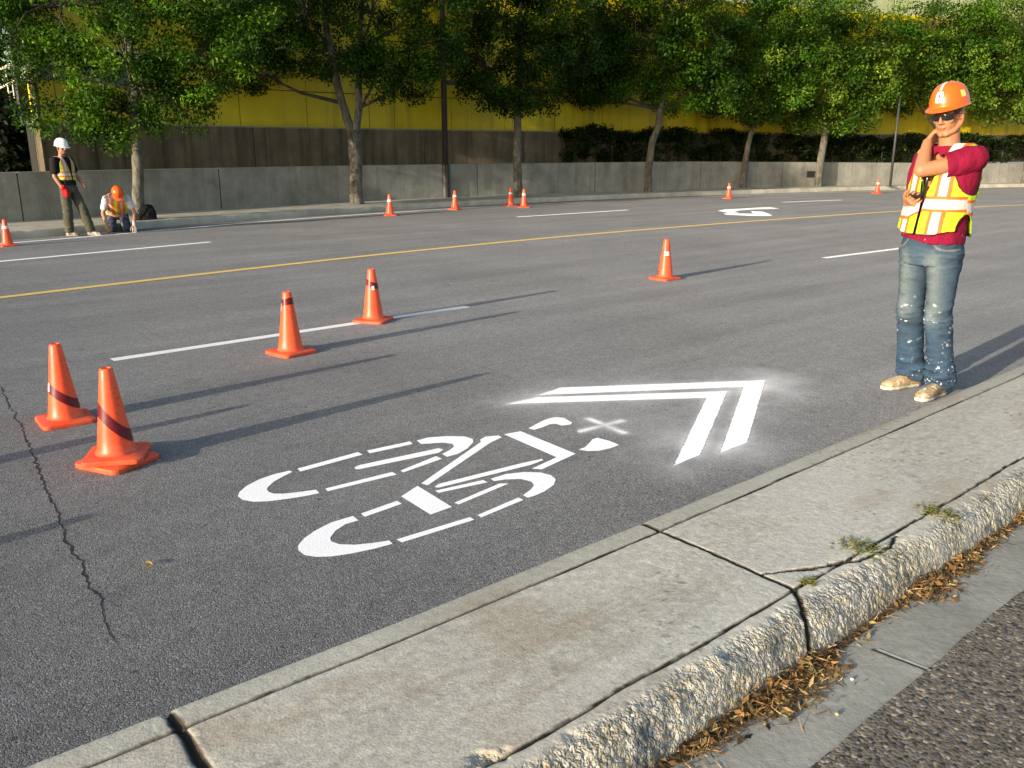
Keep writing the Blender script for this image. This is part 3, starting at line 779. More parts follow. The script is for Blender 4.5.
tree(T(519, 197), [[(0,0,-.1,.13),(-.05,0,1.0,.115),(-.03,0,2.4,.10),(.05,0,4.2,.07),(0,0,6.2,.03)]],
     [(-1.0,0,2.85,.75,.8,.5),(-.1,0,2.6,.6,.7,.45),(.55,0,3.0,.9,.9,.65),(-1.1,-.1,3.7,1.1,1,.8),(.4,-.2,3.9,1.2,1.1,.85),(1.5,.2,3.9,.7,.8,.6),(-.6,0,4.9,1.5,1.3,1.0),(1.0,0,5.0,1.3,1.2,.9),(0,0,6.2,1.4,1.3,.9)],
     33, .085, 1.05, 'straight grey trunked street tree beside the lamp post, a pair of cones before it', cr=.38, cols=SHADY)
tree(T(648, 191.5), [[(0,0,-.1,.14),(-.02,0,.8,.12),(.10,0,1.6,.11),(.32,0,2.5,.10),(.35,0,4.2,.07),(.3,0,6.2,.03)]],
     [(-2.3,0,3.2,.8,.9,.6),(-1.5,0,3.3,1.0,1,.7),(-.3,.1,3.3,1.1,1,.65),(1.0,0,3.1,1.1,1,.7),(1.9,.1,3.2,.9,.9,.8),(-2.0,-.2,4.4,1.2,1.1,.9),(-.3,-.4,4.4,1.4,1.2,1),(1.2,-.2,4.2,1.1,1.1,.9),(-1.2,0,5.6,1.5,1.4,1),(.9,0,5.7,1.7,1.4,1),(0,0,6.7,1.4,1.3,.8)],
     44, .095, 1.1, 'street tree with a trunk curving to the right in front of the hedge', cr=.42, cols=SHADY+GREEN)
tree(T(743, 188), [[(0,0,-.1,.11),(.02,0,1.0,.095),(.15,0,2.0,.085),(.3,0,3.5,.06),(.2,0,5.6,.03)]],
     [(-.6,0,3.0,1.1,1,.7),(.9,-.1,3.0,1.1,1,.7),(.2,-.3,2.7,.8,.8,.5),(-1.0,0,4.0,.9,.9,.8),(.4,-.4,4.2,1.3,1.1,1),(1.8,0,4.1,1.1,1,.9),(-.4,0,5.3,1.4,1.3,.9),(1.2,0,5.3,1.3,1.2,.9),(.3,0,6.1,1.0,1,.6)],
     55, .095, 1.05, 'slim trunked street tree behind the single orange cone by the far kerb', cols=GREEN+PALE, cr=.42)
tree(T(818, 186.5), [[(0,0,-.1,.15),(.02,0,1.0,.13),(.1,0,2.0,.12),(.15,0,4.0,.08),(.1,0,6.0,.03)]],
     [(-.7,0,2.5,.9,.9,.6),(.8,0,2.45,1.0,.9,.6),(-1.3,0,3.3,1.0,1,.8),(.2,-.3,3.4,1.2,1.1,.9),(1.5,0,3.4,1.1,1,.8),(-.9,0,4.7,1.3,1.2,1),(.9,-.2,4.8,1.4,1.2,1),(0,0,5.9,1.4,1.2,.8)],
     66, .10, 1.05, 'thick trunked street tree with low dark crown beside the wall vent', cols=GREEN+PALE, cr=.44)
tree(tuple(Vector((15.9, 33.55, .125))), [[(0,0,-.1,.12),(.0,0,2.0,.10),(.1,0,4.0,.07),(.1,0,6.0,.03)]],
     [(-1.2,0,3.5,1.3,1.1,.8),(.5,0,3.4,1.4,1.1,.7),(-1.9,-.3,4.6,1.3,1.1,1.0),(0,-.3,4.5,1.5,1.2,1),(1.7,0,4.4,1.3,1.1,1),(-.8,0,5.7,1.5,1.2,.9),(1.0,0,5.6,1.4,1.2,.8)],
     77, .105, 1.0, 'street tree behind the man in the orange hard hat, its trunk hidden by him', cols=PALE+GREEN, cr=.46)
tree(tuple(Vector((20.3, 34.95, .125))), [[(0,0,-.1,.14),(.0,0,2.0,.12),(.1,0,4.0,.08),(.1,0,6.5,.03)]],
     [(-1.6,0,3.3,1.4,1.1,1.0),(.2,0,3.2,1.5,1.1,.9),(-2.3,-.3,4.7,1.4,1.1,1.1),(0,-.3,4.6,1.7,1.2,1.1),(1.8,0,4.4,1.4,1.1,1),(-1.3,0,6.0,1.7,1.2,1.0),(.8,0,6.0,1.7,1.2,.9),(-.4,0,7.0,1.3,1.1,.7)],
     88, .11, 1.0, 'street tree at the right edge, its trunk beside the man in the orange hard hat', cols=PALE, cr=.48)

def hedge(curve, s0, s1, d, wd, z0, ztop, seed, label):
    L = cum(curve); g = np.random.default_rng(seed); K = int((s1-s0)*wd*48)
    a0 = at_len(curve, L, s0); root = empty('hedge', (a0.x, a0.y, z0), label=label, cat='hedge')
    cl = []
    for k in range(K):
        s = g.uniform(s0, s1); p = at_len(curve, L, s); q = at_len(curve, L, s+.1); t = (q-p).normalized(); n = Vector((-t.y, t.x))
        o_ = d + g.uniform(0, wd); c = p + n*o_; hh = ztop(s) + .10*math.sin(s*2.1+seed)+.06*math.sin(s*5.3)
        e = min(1, (s-s0)/.35+.45, (s1-s)/.35+.45)
        z = z0 + (hh*e-z0)*g.uniform(.05, 1)**.7 if g.random() > .3 else hh*e
        cl.append((c.x-a0.x, c.y-a0.y, z-z0))
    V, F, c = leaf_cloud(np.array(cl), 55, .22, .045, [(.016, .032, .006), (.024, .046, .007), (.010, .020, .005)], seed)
    mesh('foliage', V, F, M['leaf'], root, col=c)
    m = MB()
    s = s0+.4
    while s < s1-.1:
        m = MB(); p = at_len(curve, L, s); m.tube([(p.x-a0.x-.3, p.y-a0.y+.4, -.05), (p.x-a0.x-.3, p.y-a0.y+.4, (ztop(s)-z0)*.6)], [.025, .012], 6); s += 1.5
        m.build('stem', M['bark'], root, True)
zt = lambda s: 1.95
hs = [near_len(wallb, G(x, y, .12)) for x, y in ((583, 192.6), (716, 188.6), (720, 188.4), (779, 187), (786, 186.9))]
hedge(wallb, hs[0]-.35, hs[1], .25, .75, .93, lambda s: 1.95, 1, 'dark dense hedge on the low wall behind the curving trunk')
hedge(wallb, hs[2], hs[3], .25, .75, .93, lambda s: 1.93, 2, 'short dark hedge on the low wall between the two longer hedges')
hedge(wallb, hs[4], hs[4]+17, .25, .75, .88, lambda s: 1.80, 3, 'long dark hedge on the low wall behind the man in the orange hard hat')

def bush(loc, rx, ry, rz, seed, n, size, cols, label, name='bush', per=40, cr=.3):
    root = empty(name, loc, label=label, cat='bush')
    g = np.random.default_rng(seed); d = g.normal(size=(n, 3)); d /= np.linalg.norm(d, axis=1)[:, None]; d[:, 2] = np.abs(d[:, 2])
    q = d*(.4+.6*g.random(n))[:, None]*np.array([rx, ry, rz])
    V, F, c = leaf_cloud(q, per, cr, size, cols, seed); mesh('foliage', V, F, M['leaf'], root, col=c)
    m = MB()
    for k in range(6): m.tube([(0, 0, -.1), tuple(q[k]*.5), tuple(q[k])], [.03, .02, .01], 5)
    m.build('stem', M['bark'], root, True)
DK = [(.012, .02, .008), (.018, .028, .01)]
bush((-11.15, 18.9, .9), 1.25, .9, 1.75, 5, 420, .08, DK, 'dark shrub on the low wall in the gap left of the stained wall')
bush((-14.2, 22.6, 1.0), 2.6, 1.3, 3.4, 6, 520, .10, DK, 'tall dark shrub behind the stair railing at the left edge')

# weed in the far gutter
g_ = np.random.default_rng(4); wl = G(645, 196.5)
def blades(name, loc, n, r, h, cols, seed, label=None, cat=None, kind=None):
    g = np.random.default_rng(seed); b = g.normal(size=(n, 2))*r*.5; an = g.random(n)*6.28; ln = h*(.4+.8*g.random(n)); w_ = .003+.12*h*.25
    dx = np.cos(an); dy = np.sin(an); lean = .5+g.random(n)*.9
    z = np.zeros(n)
    p0 = np.stack([b[:, 0]-dy*w_, b[:, 1]+dx*w_, z], -1); p1 = np.stack([b[:, 0]+dy*w_, b[:, 1]-dx*w_, z], -1)
    m0 = np.stack([b[:, 0]+dx*ln*lean*.4, b[:, 1]+dy*ln*lean*.4, ln*.6], -1); tp_ = np.stack([b[:, 0]+dx*ln*lean, b[:, 1]+dy*ln*lean, ln*.75], -1)
    V = np.stack([p0, p1, m0, tp_], 1).reshape(-1, 3)
    F = np.concatenate([np.stack([4*np.arange(n), 4*np.arange(n)+1, 4*np.arange(n)+2], -1), np.stack([4*np.arange(n)+1, 4*np.arange(n)+3, 4*np.arange(n)+2], -1)])
    cl = np.asarray(cols)[g.integers(0, len(cols), n)]*(.7+.6*g.random(n))[:, None]
    o = mesh(name, V, F, M['leaf'], col=np.repeat(cl, 4, 0)); o.location = loc
    return tag(o, label=label, cat=cat, kind=kind)
blades('weed', wl, 260, .28, .10, [(.20, .22, .04), (.12, .17, .03)], 3, 'pale green weed growing in the far gutter left of the far cone', 'weed')
for (px, py, nn, rr_, cl_, lb) in ((862, 548, 420, .05, [(.10, .13, .03), (.20, .18, .06)], 'larger tuft of green grass in the crack along the median kerb'),
                               (937, 512, 380, .045, [(.10, .13, .03), (.22, .18, .07)], 'tuft of grass farthest up the crack of the median kerb'),
                               (808, 583, 110, .018, [(.16, .17, .03), (.24, .2, .05)], 'tiny yellow green tuft where the median joint meets the kerb crack')):
    o = blades('grass_tuft', G(px, py, .13)-Vector((0, 0, .008)), nn, rr_*1.35, .023, cl_, px, lb, 'grass')
    o.scale = (1, 1, 1); o.rotation_euler[2] = 0

# litter in the gutter
def litter(n, seed):
    g = np.random.default_rng(seed); s = g.uniform(-1.8, 3.6, n*4); P_ = np.stack([s, s*0, s*0], -1)
    dens = sstep(-.35, .35, vnoise(P_, 3.2, 6, 3)); keep = g.random(n*4) < dens*.9+.06; s = s[keep][:n]; dn = dens[keep][:n]; n = len(s)
    t = .775 + np.abs(g.normal(size=n))*(.018+.034*dn)
    P0 = ST(s, t, .008); P0[:, 2] = .008 + np.maximum(0, .032-(t-.775)*.42)*g.random(n)*(.3+dn)
    an = g.random(n)*6.28; ln = .006+.016*g.random(n)**1.5; wd = ln*(.1+.45*g.random(n)); nd = g.random(n) < .5; wd[nd] = .0014; ln[nd] *= 1.5
    d = np.stack([np.cos(an), np.sin(an), g.normal(size=n)*.35], -1); e = np.stack([-np.sin(an), np.cos(an), g.normal(size=n)*.5], -1)
    V = np.stack([P0-d*ln[:, None], P0+e*wd[:, None], P0+d*ln[:, None], P0-e*wd[:, None]], 1).reshape(-1, 3); V[:, 2] = np.maximum(V[:, 2], .0075)
    cols = np.array([(.34, .17, .05), (.45, .26, .09), (.20, .10, .04), (.12, .07, .03), (.52, .38, .17), (.26, .20, .08), (.07, .045, .025)])
    cl = cols[g.integers(0, len(cols), n)]*(.7+.6*g.random(n))[:, None]
    o = mesh('leaf_litter', V, np.arange(4*n).reshape(n, 4), M['litter'], col=np.repeat(cl, 4, 0)); tag(o, 'dry brown leaf litter gathered along the foot of the broken median kerb', 'leaf litter', kind='stuff')
M['litter'] = m_vcol('litter', .8, 200, .2, 0, .2)
litter(9000, 8)
# soil band beneath the litter
S = np.linspace(-3, 6, 700); wv = vnoise(np.stack([S, S*0, S*0], -1), 3.2, 6, 3); w2 = vnoise(np.stack([S, S*0, S*0], -1), 30, 7, 2)
A = ST(S, np.full(700, .74), .0255); B = ST(S, .80+.035*sstep(-.3, .3, wv)+.006*w2, .0072)
ob = mesh('gutter_dirt', np.concatenate([A, B]), np.array([(i, i+700, i+701, i+1) for i in range(699)]), m_plain('dirt', (.10, .07, .04), .95, 150, .5, .004), smooth=True); tag(ob, kind='structure')

# small bits: fallen leaf, pebbles
def fallen_leaf():
    m = MB(); n = 10; V = [(0, 0, .004)]
    for k in range(n):
        a = 2*math.pi*k/n; r = .014+.009*math.cos(a)**2; V.append((r*.9*math.cos(a), r*.6*math.sin(a), .003+.006*abs(math.sin(a)))) 
    m.add(V, [(0, 1+k, 1+(k+1) % n) for k in range(n)]); o = m.build('fallen_leaf', m_plain('yellow_leaf', (.70, .42, .05), .6)); o.location = G(148, 567); o.rotation_euler = (.12, .1, 2.4); o.scale = (1.3,)*3; o.location.z = .006
    tag(o, 'single small yellow leaf lying on the asphalt near the crack', 'leaf')
fallen_leaf()
def pebble(px, py, z, r, col, label):
    m = MB(); bm_V = []; n = 8
    for i in range(5):
        ph = -math.pi/2+math.pi*i/4
        for k in range(n):
            a = 2*math.pi*k/n; q = Vector((math.cos(a)*math.cos(ph), math.sin(a)*math.cos(ph)*.8, math.sin(ph)*.6)); q *= r*(1+.3*noise.noise(q*2+Vector((px, 0, 0)))); bm_V.append(tuple(q+Vector((0, 0, r*.5))))
    m.add(bm_V, [(i*n+k, i*n+(k+1) % n, (i+1)*n+(k+1) % n, (i+1)*n+k) for i in range(4) for k in range(n)])
    o = m.build('pebble', m_plain('pebble_'+str(px), col, .7), None, True); o.location = G(px, py, z); tag(o, label, 'pebble')
pebble(852, 680, .007, .006, (.75, .74, .70), 'tiny white chip in the gutter below the kerb joint')
pebble(837, 715, .007, .007, (.40, .33, .22), 'brown pebble in the gutter casting a small shadow')
pebble(633, 716, .133, .005, (.65, .60, .5), 'small pale chip on the median along the kerb groove')

# ------------------------------------------------------------------ street furniture
lp = T(446, 197.5); lamp = empty('street_lamp', lp); tag(lamp, 'dark metal street lamp post standing between the second and third trees', 'street lamp')
M['dmetal'] = m_plain('dark_metal', (.045, .038, .036), .5, 20, .2)
M['gmetal'] = m_plain('grey_metal', (.05, .05, .05), .5, 20, .2)
m = MB(); m.tube([(0, 0, .9), (0, 0, 4), (0, 0, 8)], [.085, .075, .055], 12); m.build('pole', M['dmetal'], lamp, True)
m = MB(); m.tube([(0, 0, 0), (0, 0, .9)], [.125, .115], 12); m.tube([(0, 0, .9), (0, 0, .93)], [.115, .09], 12); m.build('pole_base', M['dmetal'], lamp, False)
m = MB(); m.box((.08, -.03, 3.0), (.34, .03, 3.12)); m.build('bracket', M['dmetal'], lamp, bevel=.01)
m = MB(); m.tube([(0, 0, 7.9), (.3, -.5, 8.3), (.8, -1.2, 8.4)], [.04]*3, 8); m.build('lamp_arm', M['dmetal'], lamp, True)
m = MB(); m.box((.65, -1.7, 8.3), (.95, -1.1, 8.42)); m.build('lamp_head', M['dmetal'], lamp, bevel=.03)
pp = T(890, 186.5); pole = empty('metal_pole', pp); tag(pole, 'thin grey metal pole on the far pavement just left of the orange hard hat man', 'pole')
m = MB(); m.tube([(0, 0, .03), (0, 0, 3.2)], [.045, .04], 10); m.build('shaft', M['gmetal'], pole, True)
m = MB(); m.tube([(0, 0, 0), (0, 0, .03)], [.11, .11], 12); m.build('flange', M['gmetal'], pole)
m = MB(); m.tube([(0, 0, 3.2), (0, 0, 3.25)], [.05, .03], 10); m.build('pole_cap', M['gmetal'], pole)
# wall vent
a = at_len(wallb, cum(wallb), near_len(wallb, G(812, 186.5, .12))); t_ = (at_len(wallb, cum(wallb), near_len(wallb, a)+.1)-a).normalized()
v = empty('wall_vent', (a.x+t_.y*.012, a.y-t_.x*.012, .55), math.atan2(t_.y, t_.x)); tag(v, 'small dark vent grille on the low wall beside the thick trunk', 'vent')
m = MB(); m.box((-.17, -.02, -.11), (.17, .0, .11)); m.build('vent_box', M['dmetal'], v)
m = MB()
for k in range(5): m.box((-.15, -.03, -.09+k*.042), (.15, -.021, -.07+k*.042))
m.build('slat', M['gmetal'], v)

# ------------------------------------------------------------------ cones
def m_cone():
    t = NT('cone_plastic'); co = t.coord('Object'); n = t.noise(co, 9, 5, .65); n2 = t.noise(co, 60, 3, .7)
    c = t.mix((.88, .075, .018), (.90, .105, .035), t.ramp(n, [(.3, 0.0), (.7, 1.0)]))
    c = t.mix(c, (.22, .05, .02), t.math('MULTIPLY', t.ramp(t.math('ADD', t.math('MULTIPLY', n2, .6), t.math('MULTIPLY', n, .4)), [(.52, 0.0), (.64, 1.0)]), .6))
    sz = t.n('ShaderNodeSeparateXYZ'); t.l(co, sz.inputs[0]); dirt = t.math('MULTIPLY', t.ramp(sz.outputs[2], [(.0, 1.0), (.07, 0.0)]), t.ramp(n, [(.4, .0), (.65, .45)])); c = t.mix(c, (.16, .07, .04), dirt)
    c = t.mix(c, (.88, .16, .06), t.math('MULTIPLY', t.ramp(t.noise(co, 5, 3), [(.45, 0.0), (.7, 1.0)]), .45))
    return t.done(c, .42, t.bump(n2, .25, .001), .45)
M['cone'] = m_cone(); M['tape'] = m_plain('red_tape', (.12, .004, .012), .4, 40, .25, .001)
M['tape_white'] = m_plain('white_tape', (.75, .72, .70), .4, 40, .15, .001)
CB, CT, CHT = .090, .030, .462
def crad(z): return CB + (CT-CB)*(z-.03)/(CHT-.03)
def cone_parts(root, stripe=None, base_only=False):
    n = 40; V = []; F = []
    prof = [(CB+.022, .026), (CB+.010, .030), (CB+.003, .040)] + [(crad(z), z) for z in np.linspace(.055, CHT-.012, 8)] + [(CT-.002, CHT-.004), (CT-.007, CHT), (CT-.011, CHT-.004), (CT-.010, CHT-.06), (.03, .25)]
    for (r, z) in prof:
        for k in range(n): a = 2*math.pi*k/n; V.append((r*math.cos(a), r*math.sin(a), z))
    F = [(i*n+k, i*n+(k+1) % n, (i+1)*n+(k+1) % n, (i+1)*n+k) for i in range(len(prof)-1) for k in range(n)]
    mesh('cone_body', V, F, M['cone'], root, smooth=True)
    # base plate: rounded square with chamfered corners
    B = .142; c_ = .035; pts = []
    for (sx, sy) in ((1, -1), (1, 1), (-1, 1), (-1, -1)):
        cx, cy = sx*(B-c_), sy*(B-c_); a0 = math.atan2(sy, sx)-math.pi/4
        for k in range(5): a = a0+math.pi/2*k/4; pts.append((cx+c_*math.cos(a), cy+c_*math.sin(a)))
    m = len(pts); V = []
    for (f, z) in ((.985, 0), (1, .004), (1, .018), (.975, .024), (.86, .027), (.70, .030)):
        V += [(x*f, y*f, z) for x, y in pts]
    F = [(i*m+k, i*m+(k+1) % m, (i+1)*m+(k+1) % m, (i+1)*m+k) for i in range(5) for k in range(m)] + [tuple(range(m))[::-1], tuple(5*m+k for k in range(m))]
    mesh('base_plate', V, F, M['cone'], root, smooth=False)
    for (zc, amp, th0, wd, mat, a0, a1) in (stripe or []):
        V = []; q = 48
        for k in range(q+1):
            a = a0+(a1-a0)*k/q
            for j in (-.5, 0, .5):
                z = zc + amp*math.cos(a-th0) + wd*j; r = crad(z)+.0015; V.append((r*math.cos(a), r*math.sin(a), z))
        mesh('tape_stripe', V, [(3*k+j, 3*(k+1)+j, 3*(k+1)+j+1, 3*k+j+1) for k in range(q) for j in (0, 1)], M[mat], root, smooth=True)
CG = 'orange cones set out along the wet lines'
TP = 2*math.pi
# angles in world: camera is roughly toward -Y
def cone(px, py, rz, label, stripe, z=0.0, sc_=1.0, tilt=(0, 0)):
    p = G(px, py); r = empty('traffic_cone', (p.x, p.y, z), rz, sc_, label=label, cat='traffic cone', group=CG)
    r.rotation_euler = (tilt[0], tilt[1], rz); cone_parts(r, stripe); return r
diag = [(.215, .060, math.pi, .040, 'tape', 0, TP)]
def dg(rz, zc, amp, wd): return (zc, amp, R(205)-rz, wd, 'tape', 0, TP)
cone(118, 462.5, R(-24), 'orange cone at the bottom of the stacked pair nearest the camera, only its base showing', None)
cone(118, 462.5, R(12), 'orange cone with a diagonal red stripe, on top of the stacked pair nearest the camera', [dg(R(12), .185, .075, .068)], z=.031, sc_=.96)
cone(66, 421, R(38), 'orange cone with a diagonal red stripe standing just left of the stacked pair', [dg(R(38), .16, .055, .058), (.215, .0, 0, .05, 'tape_white', R(165), R(195))], sc_=.96)
cone(291, 353, R(-40), 'orange cone with a red band at its top, near the middle of the worn line', [(.385, .010, 0, .048, 'tape', 0, TP), (.345, 0, 0, .06, 'tape_white', R(225), R(250))])
cone(373.5, 321, R(-15), 'orange cone with a red band below its top, nearer the right line end', [(.335, .020, R(180), .052, 'tape', 0, TP), (.30, 0, 0, .035, 'tape_white', R(290), R(315))])
cone(665, 279, R(-54), 'orange cone alone in the middle of the road, left of the man in maroon', [(.30, .0, 0, .045, 'tape_white', R(290), R(350)), (.10, .06, 0, .05, 'tape', R(190), R(250))])
simple = {}
def far_cone(px, py, rz, label, sc_=1.0, st=None):
    if 'c' not in simple:
        simple['c'] = cone(px, py, rz, label, [(.33, 0, 0, .05, 'tape_white', 0, TP)], sc_=sc_); return
    src = simple['c']; r = src.copy(); C.objects.link(r); p = G(px, py); r.location = (p.x, p.y, 0); r.rotation_euler = (0, 0, rz); r.scale = (sc_,)*3; r['label'] = label
    for ch_ in src.children:
        c2 = ch_.copy(); C.objects.link(c2); c2.parent = r
far_cone(390, 215.5, .3, 'orange cone with a pale band on the far lanes, in front of the forked tree')
far_cone(8, 246, .8, 'orange cone cut by the left edge beside the standing far worker', .88)
far_cone(455, 209.5, 1.1, 'orange cone on the far lanes in front of the dark lamp post')
far_cone(510.5, 206, .5, 'slightly farther left cone of the pair in front of the straight grey trunk')
far_cone(524, 207.5, .2, 'right cone of the pair in front of the straight grey trunk')
far_cone(728.5, 198.6, .9, 'small orange cone by the far kerb, above the white bent arrow')
far_cone(877, 193.5, .4, 'smallest orange cone, beside the far kerb just left of the man in the orange hat')
# cones beyond the left edge whose shadows reach into the picture
for (sx, sy, lb) in ((-3.27, 3.21, 'orange cone beyond the left edge casting the shadow across the crack'), (-3.43, 1.64, 'orange cone beyond the left edge casting the lowest shadow')):
    r = empty('traffic_cone', (sx, sy, 0), .3, 1, label=lb, cat='traffic cone', group=CG); cone_parts(r)
#PEOPLE
# ------------------------------------------------------------------ people
def V3(*a): return Vector(a)
class Blob:
    """closed shapes that are fused into one continuous surface"""
    def __init__(s): s.V = []; s.F = []
    def rings(s, rg, n=20, p=2.0):
        """rg: (centre, axis1, axis2) with the axes carrying the radii"""
        b = len(s.V)
        for (c, a1, a2) in rg:
            for k in range(n):
                t = 2*math.pi*k/n; ct, st_ = math.cos(t), math.sin(t)
                ct = math.copysign(abs(ct)**(2/p), ct); st_ = math.copysign(abs(st_)**(2/p), st_)
                s.V.append(tuple(c + a1*ct + a2*st_))
        m = len(rg)
        for i in range(m-1):
            for k in range(n): s.F.append((b+i*n+k, b+i*n+(k+1) % n, b+(i+1)*n+(k+1) % n, b+(i+1)*n+k))
        s.F.append(tuple(b+k for k in range(n))[::-1]); s.F.append(tuple(b+(m-1)*n+k for k in range(n)))
    def chain(s, pts, n=16, flat_=None):
        """pts: [(Vector, radius)] smooth tapered limb with round ends"""
        P = [p for p, r in pts]; RR = [r for p, r in pts]; rg = []; prev = None
        d0 = (P[1]-P[0]).normalized(); d1 = (P[-1]-P[-2]).normalized()
        seq = [(P[0]-d0*RR[0]*math.cos(a), RR[0]*math.sin(a), d0) for a in (.25, .7, 1.1)]
        for i in range(len(P)):
            d = (P[min(i+1, len(P)-1)]-P[max(i-1, 0)]).normalized(); seq.append((P[i], RR[i], d))
            if i < len(P)-1: 
                for t in (.33, .66): seq.append((P[i].lerp(P[i+1], t), RR[i]*(1-t)+RR[i+1]*t, (P[i+1]-P[i]).normalized()))
        seq += [(P[-1]+d1*RR[-1]*math.cos(a), RR[-1]*math.sin(a), d1) for a in (1.1, .7, .25)]
        for (c, r, d) in seq:
            a = (flat_[0].copy() if flat_ else Vector((.3, .2, 1))) if prev is None else prev
            a = a - d*a.dot(d)
            if a.length < 1e-4: a = d.orthogonal()
            a.normalize(); prev = a; b = d.cross(a)
            rg.append((c, a*r*(flat_[1] if flat_ else 1), b*r*(flat_[2] if flat_ else 1)))
        s.rings(rg, n)
    def ell(s, c, rx, ry, rz, M=None):
        M = M or Matrix.Identity(3); rg = []
        for i in range(1, 12):
            a = math.pi*i/12; rg.append((c + M @ Vector((0, 0, -rz*math.cos(a))), M @ Vector((rx*math.sin(a), 0, 0)), M @ Vector((0, ry*math.sin(a), 0))))
        s.rings(rg, 20)
    def box(s, c, hx, hy, hz, M=None):
        M = M or Matrix.Identity(3); s.rings([(c + M @ Vector((0, 0, z*hz)), M @ Vector((hx*f, 0, 0)), M @ Vector((0, hy*f, 0))) for z, f in ((-1, .9), (-.9, 1), (.9, 1), (1, .9))], 24, 6)
    def out(s, voxel, smooth=2, M=None):
        me = bpy.data.meshes.new('blob'); me.from_pydata(s.V, [], s.F); me.update()
        o = bpy.data.objects.new('blob', me); C.objects.link(o)
        rm = o.modifiers.new('r', 'REMESH'); rm.mode = 'VOXEL'; rm.voxel_size = voxel
        if smooth: sm_ = o.modifiers.new('s', 'SMOOTH'); sm_.iterations = smooth; sm_.factor = .5
        dg_ = bpy.context.evaluated_depsgraph_get(); dg_.update()
        m2 = bpy.data.meshes.new_from_object(o.evaluated_get(dg_))
        n = len(m2.vertices); V = np.empty(n*3, np.float32); m2.vertices.foreach_get('co', V); V = V.reshape(-1, 3)
        N = np.empty(n*3, np.float32); m2.vertices.foreach_get('normal', N); N = N.reshape(-1, 3)
        F = np.empty(len(m2.loops), np.int32); m2.loops.foreach_get('vertex_index', F); F = F.reshape(-1, 4)
        bpy.data.objects.remove(o); bpy.data.meshes.remove(me); bpy.data.meshes.remove(m2)
        return V.astype(float), F, N.astype(float)

def keep(V, F, col, mask):
    """drop the vertices outside the mask"""
    fk = mask[F].all(1); F = F[fk]; used = np.zeros(len(V), bool); used[F.ravel()] = True
    idx = np.cumsum(used)-1
    V, F, col = V[used].copy(), idx[F], col[used]
    E = np.sort(np.concatenate([F[:, [i, (i+1) % 4]] for i in range(4)]), 1); U, ct = np.unique(E, axis=0, return_counts=True); B_e = U[ct == 1]
    for it in range(7):       # even out the cut edge
        acc = np.zeros_like(V); n = np.zeros(len(V))
        for a, b in ((0, 1), (1, 0)): np.add.at(acc, B_e[:, a], V[B_e[:, b]]); np.add.at(n, B_e[:, a], 1)
        k = n > 0; V[k] = V[k]*.4 + acc[k]/n[k][:, None]*.6
    return V, F, col

def wrinkle(V, N, amp, scale, ax=(1, 1, 1), seed=0):
    n = vnoise(V*np.array(ax), scale, seed, 3); n = 1-np.abs(n)*2.2
    return V + N*(n*amp)[:, None]

def hand(b, wrist, d, pn, thumb, curl, sc_=1.0, spread=.10, grip=None):
    """wrist position, finger direction, palm normal (towards which fingers curl), thumb side direction"""
    d = d.normalized(); pn = (pn - d*pn.dot(d)).normalized(); th = d.cross(pn); th = th if th.dot(thumb) > 0 else -th
    L = sc_
    # palm
    b.rings([(wrist, th*.026*L, pn*.020*L), (wrist+d*.025*L, th*.032*L, pn*.017*L), (wrist+d*.06*L, th*.040*L, pn*.0155*L), (wrist+d*.092*L, th*.041*L, pn*.013*L)], 20, 2.6)
    for i, (off_, ln, rr) in enumerate(((.030, .078, .0088), (.010, .086, .0090), (-.011, .080, .0086), (-.030, .062, .0076))):
        base = wrist + d*(.088 - (0 if i in (1, 2) else .006))*L + th*off_*L
        fd = (d + th*spread*(off_/.03)).normalized(); P = [(base-fd*.012*L, rr*L)]; p = base; ang = curl*(.55+.08*i)
        for seg_, fr in ((0, .46), (1, .31), (2, .23)):
            q = fd*math.cos(ang) + pn*math.sin(ang); p = p + q*ln*fr*L; P.append((p.copy(), rr*L*(1-.11*(seg_+1)))); ang += curl*(.95 if seg_ == 0 else .7)
        b.chain(P, 10)
    tb = wrist + d*.018*L + th*.024*L; t1 = tb + (th*.75 + d*.65 + pn*.30).normalized()*.040*L; t2 = t1 + (th*.35 + d*.9 + pn*(.25+.4*curl)).normalized()*.032*L; t3 = t2 + (d*.95 + pn*(.2+.5*curl) - th*.05).normalized()*.026*L
    b.chain([(tb, .014*L), (t1, .0112*L), (t2, .0098*L), (t3, .0080*L)], 10)

M['skin'] = m_vcol('skin', .5, 45, .07, .0006, .4, sss=.12)
M['cloth'] = m_vcol('cloth', .85, 220, .16, .0012, .15)
M['vest'] = m_vcol('vest_mesh', .6, 260, .10, .001, .3)
M['denim'] = m_vcol('denim', .85, 260, .24, .0012, .15)
M['boot'] = m_vcol('boot_leather', .75, 70, .25, .002, .25)
M['hat_orange'] = m_plain('orange_shell', (.80, .12, .010), .35, 6, .05, .0003, .5)
M['hat_white'] = m_plain('white_shell', (.80, .80, .80), .3, 6, .05, .0003, .5)
M['black'] = m_plain('black_plastic', (.012, .012, .014), .15, 30, .1, 0, .6)
M['silver'] = m_plain('reflective_tape', (.62, .61, .58), .35, 200, .08, .0005, .6)
M['sticker'] = m_plain('sticker', (.60, .58, .57), .4, 60, .05, 0)
M['ink'] = m_plain('sticker_ink', (.12, .03, .05), .5, 60, .2, 0)
M['yel'] = m_plain('yellow_sticker', (.80, .72, .15), .4, 60, .1, 0)

LIME = np.array([.42, .68, .02]); ORG = np.array([.78, .13, .015]); SIL = np.array([.56, .53, .48])

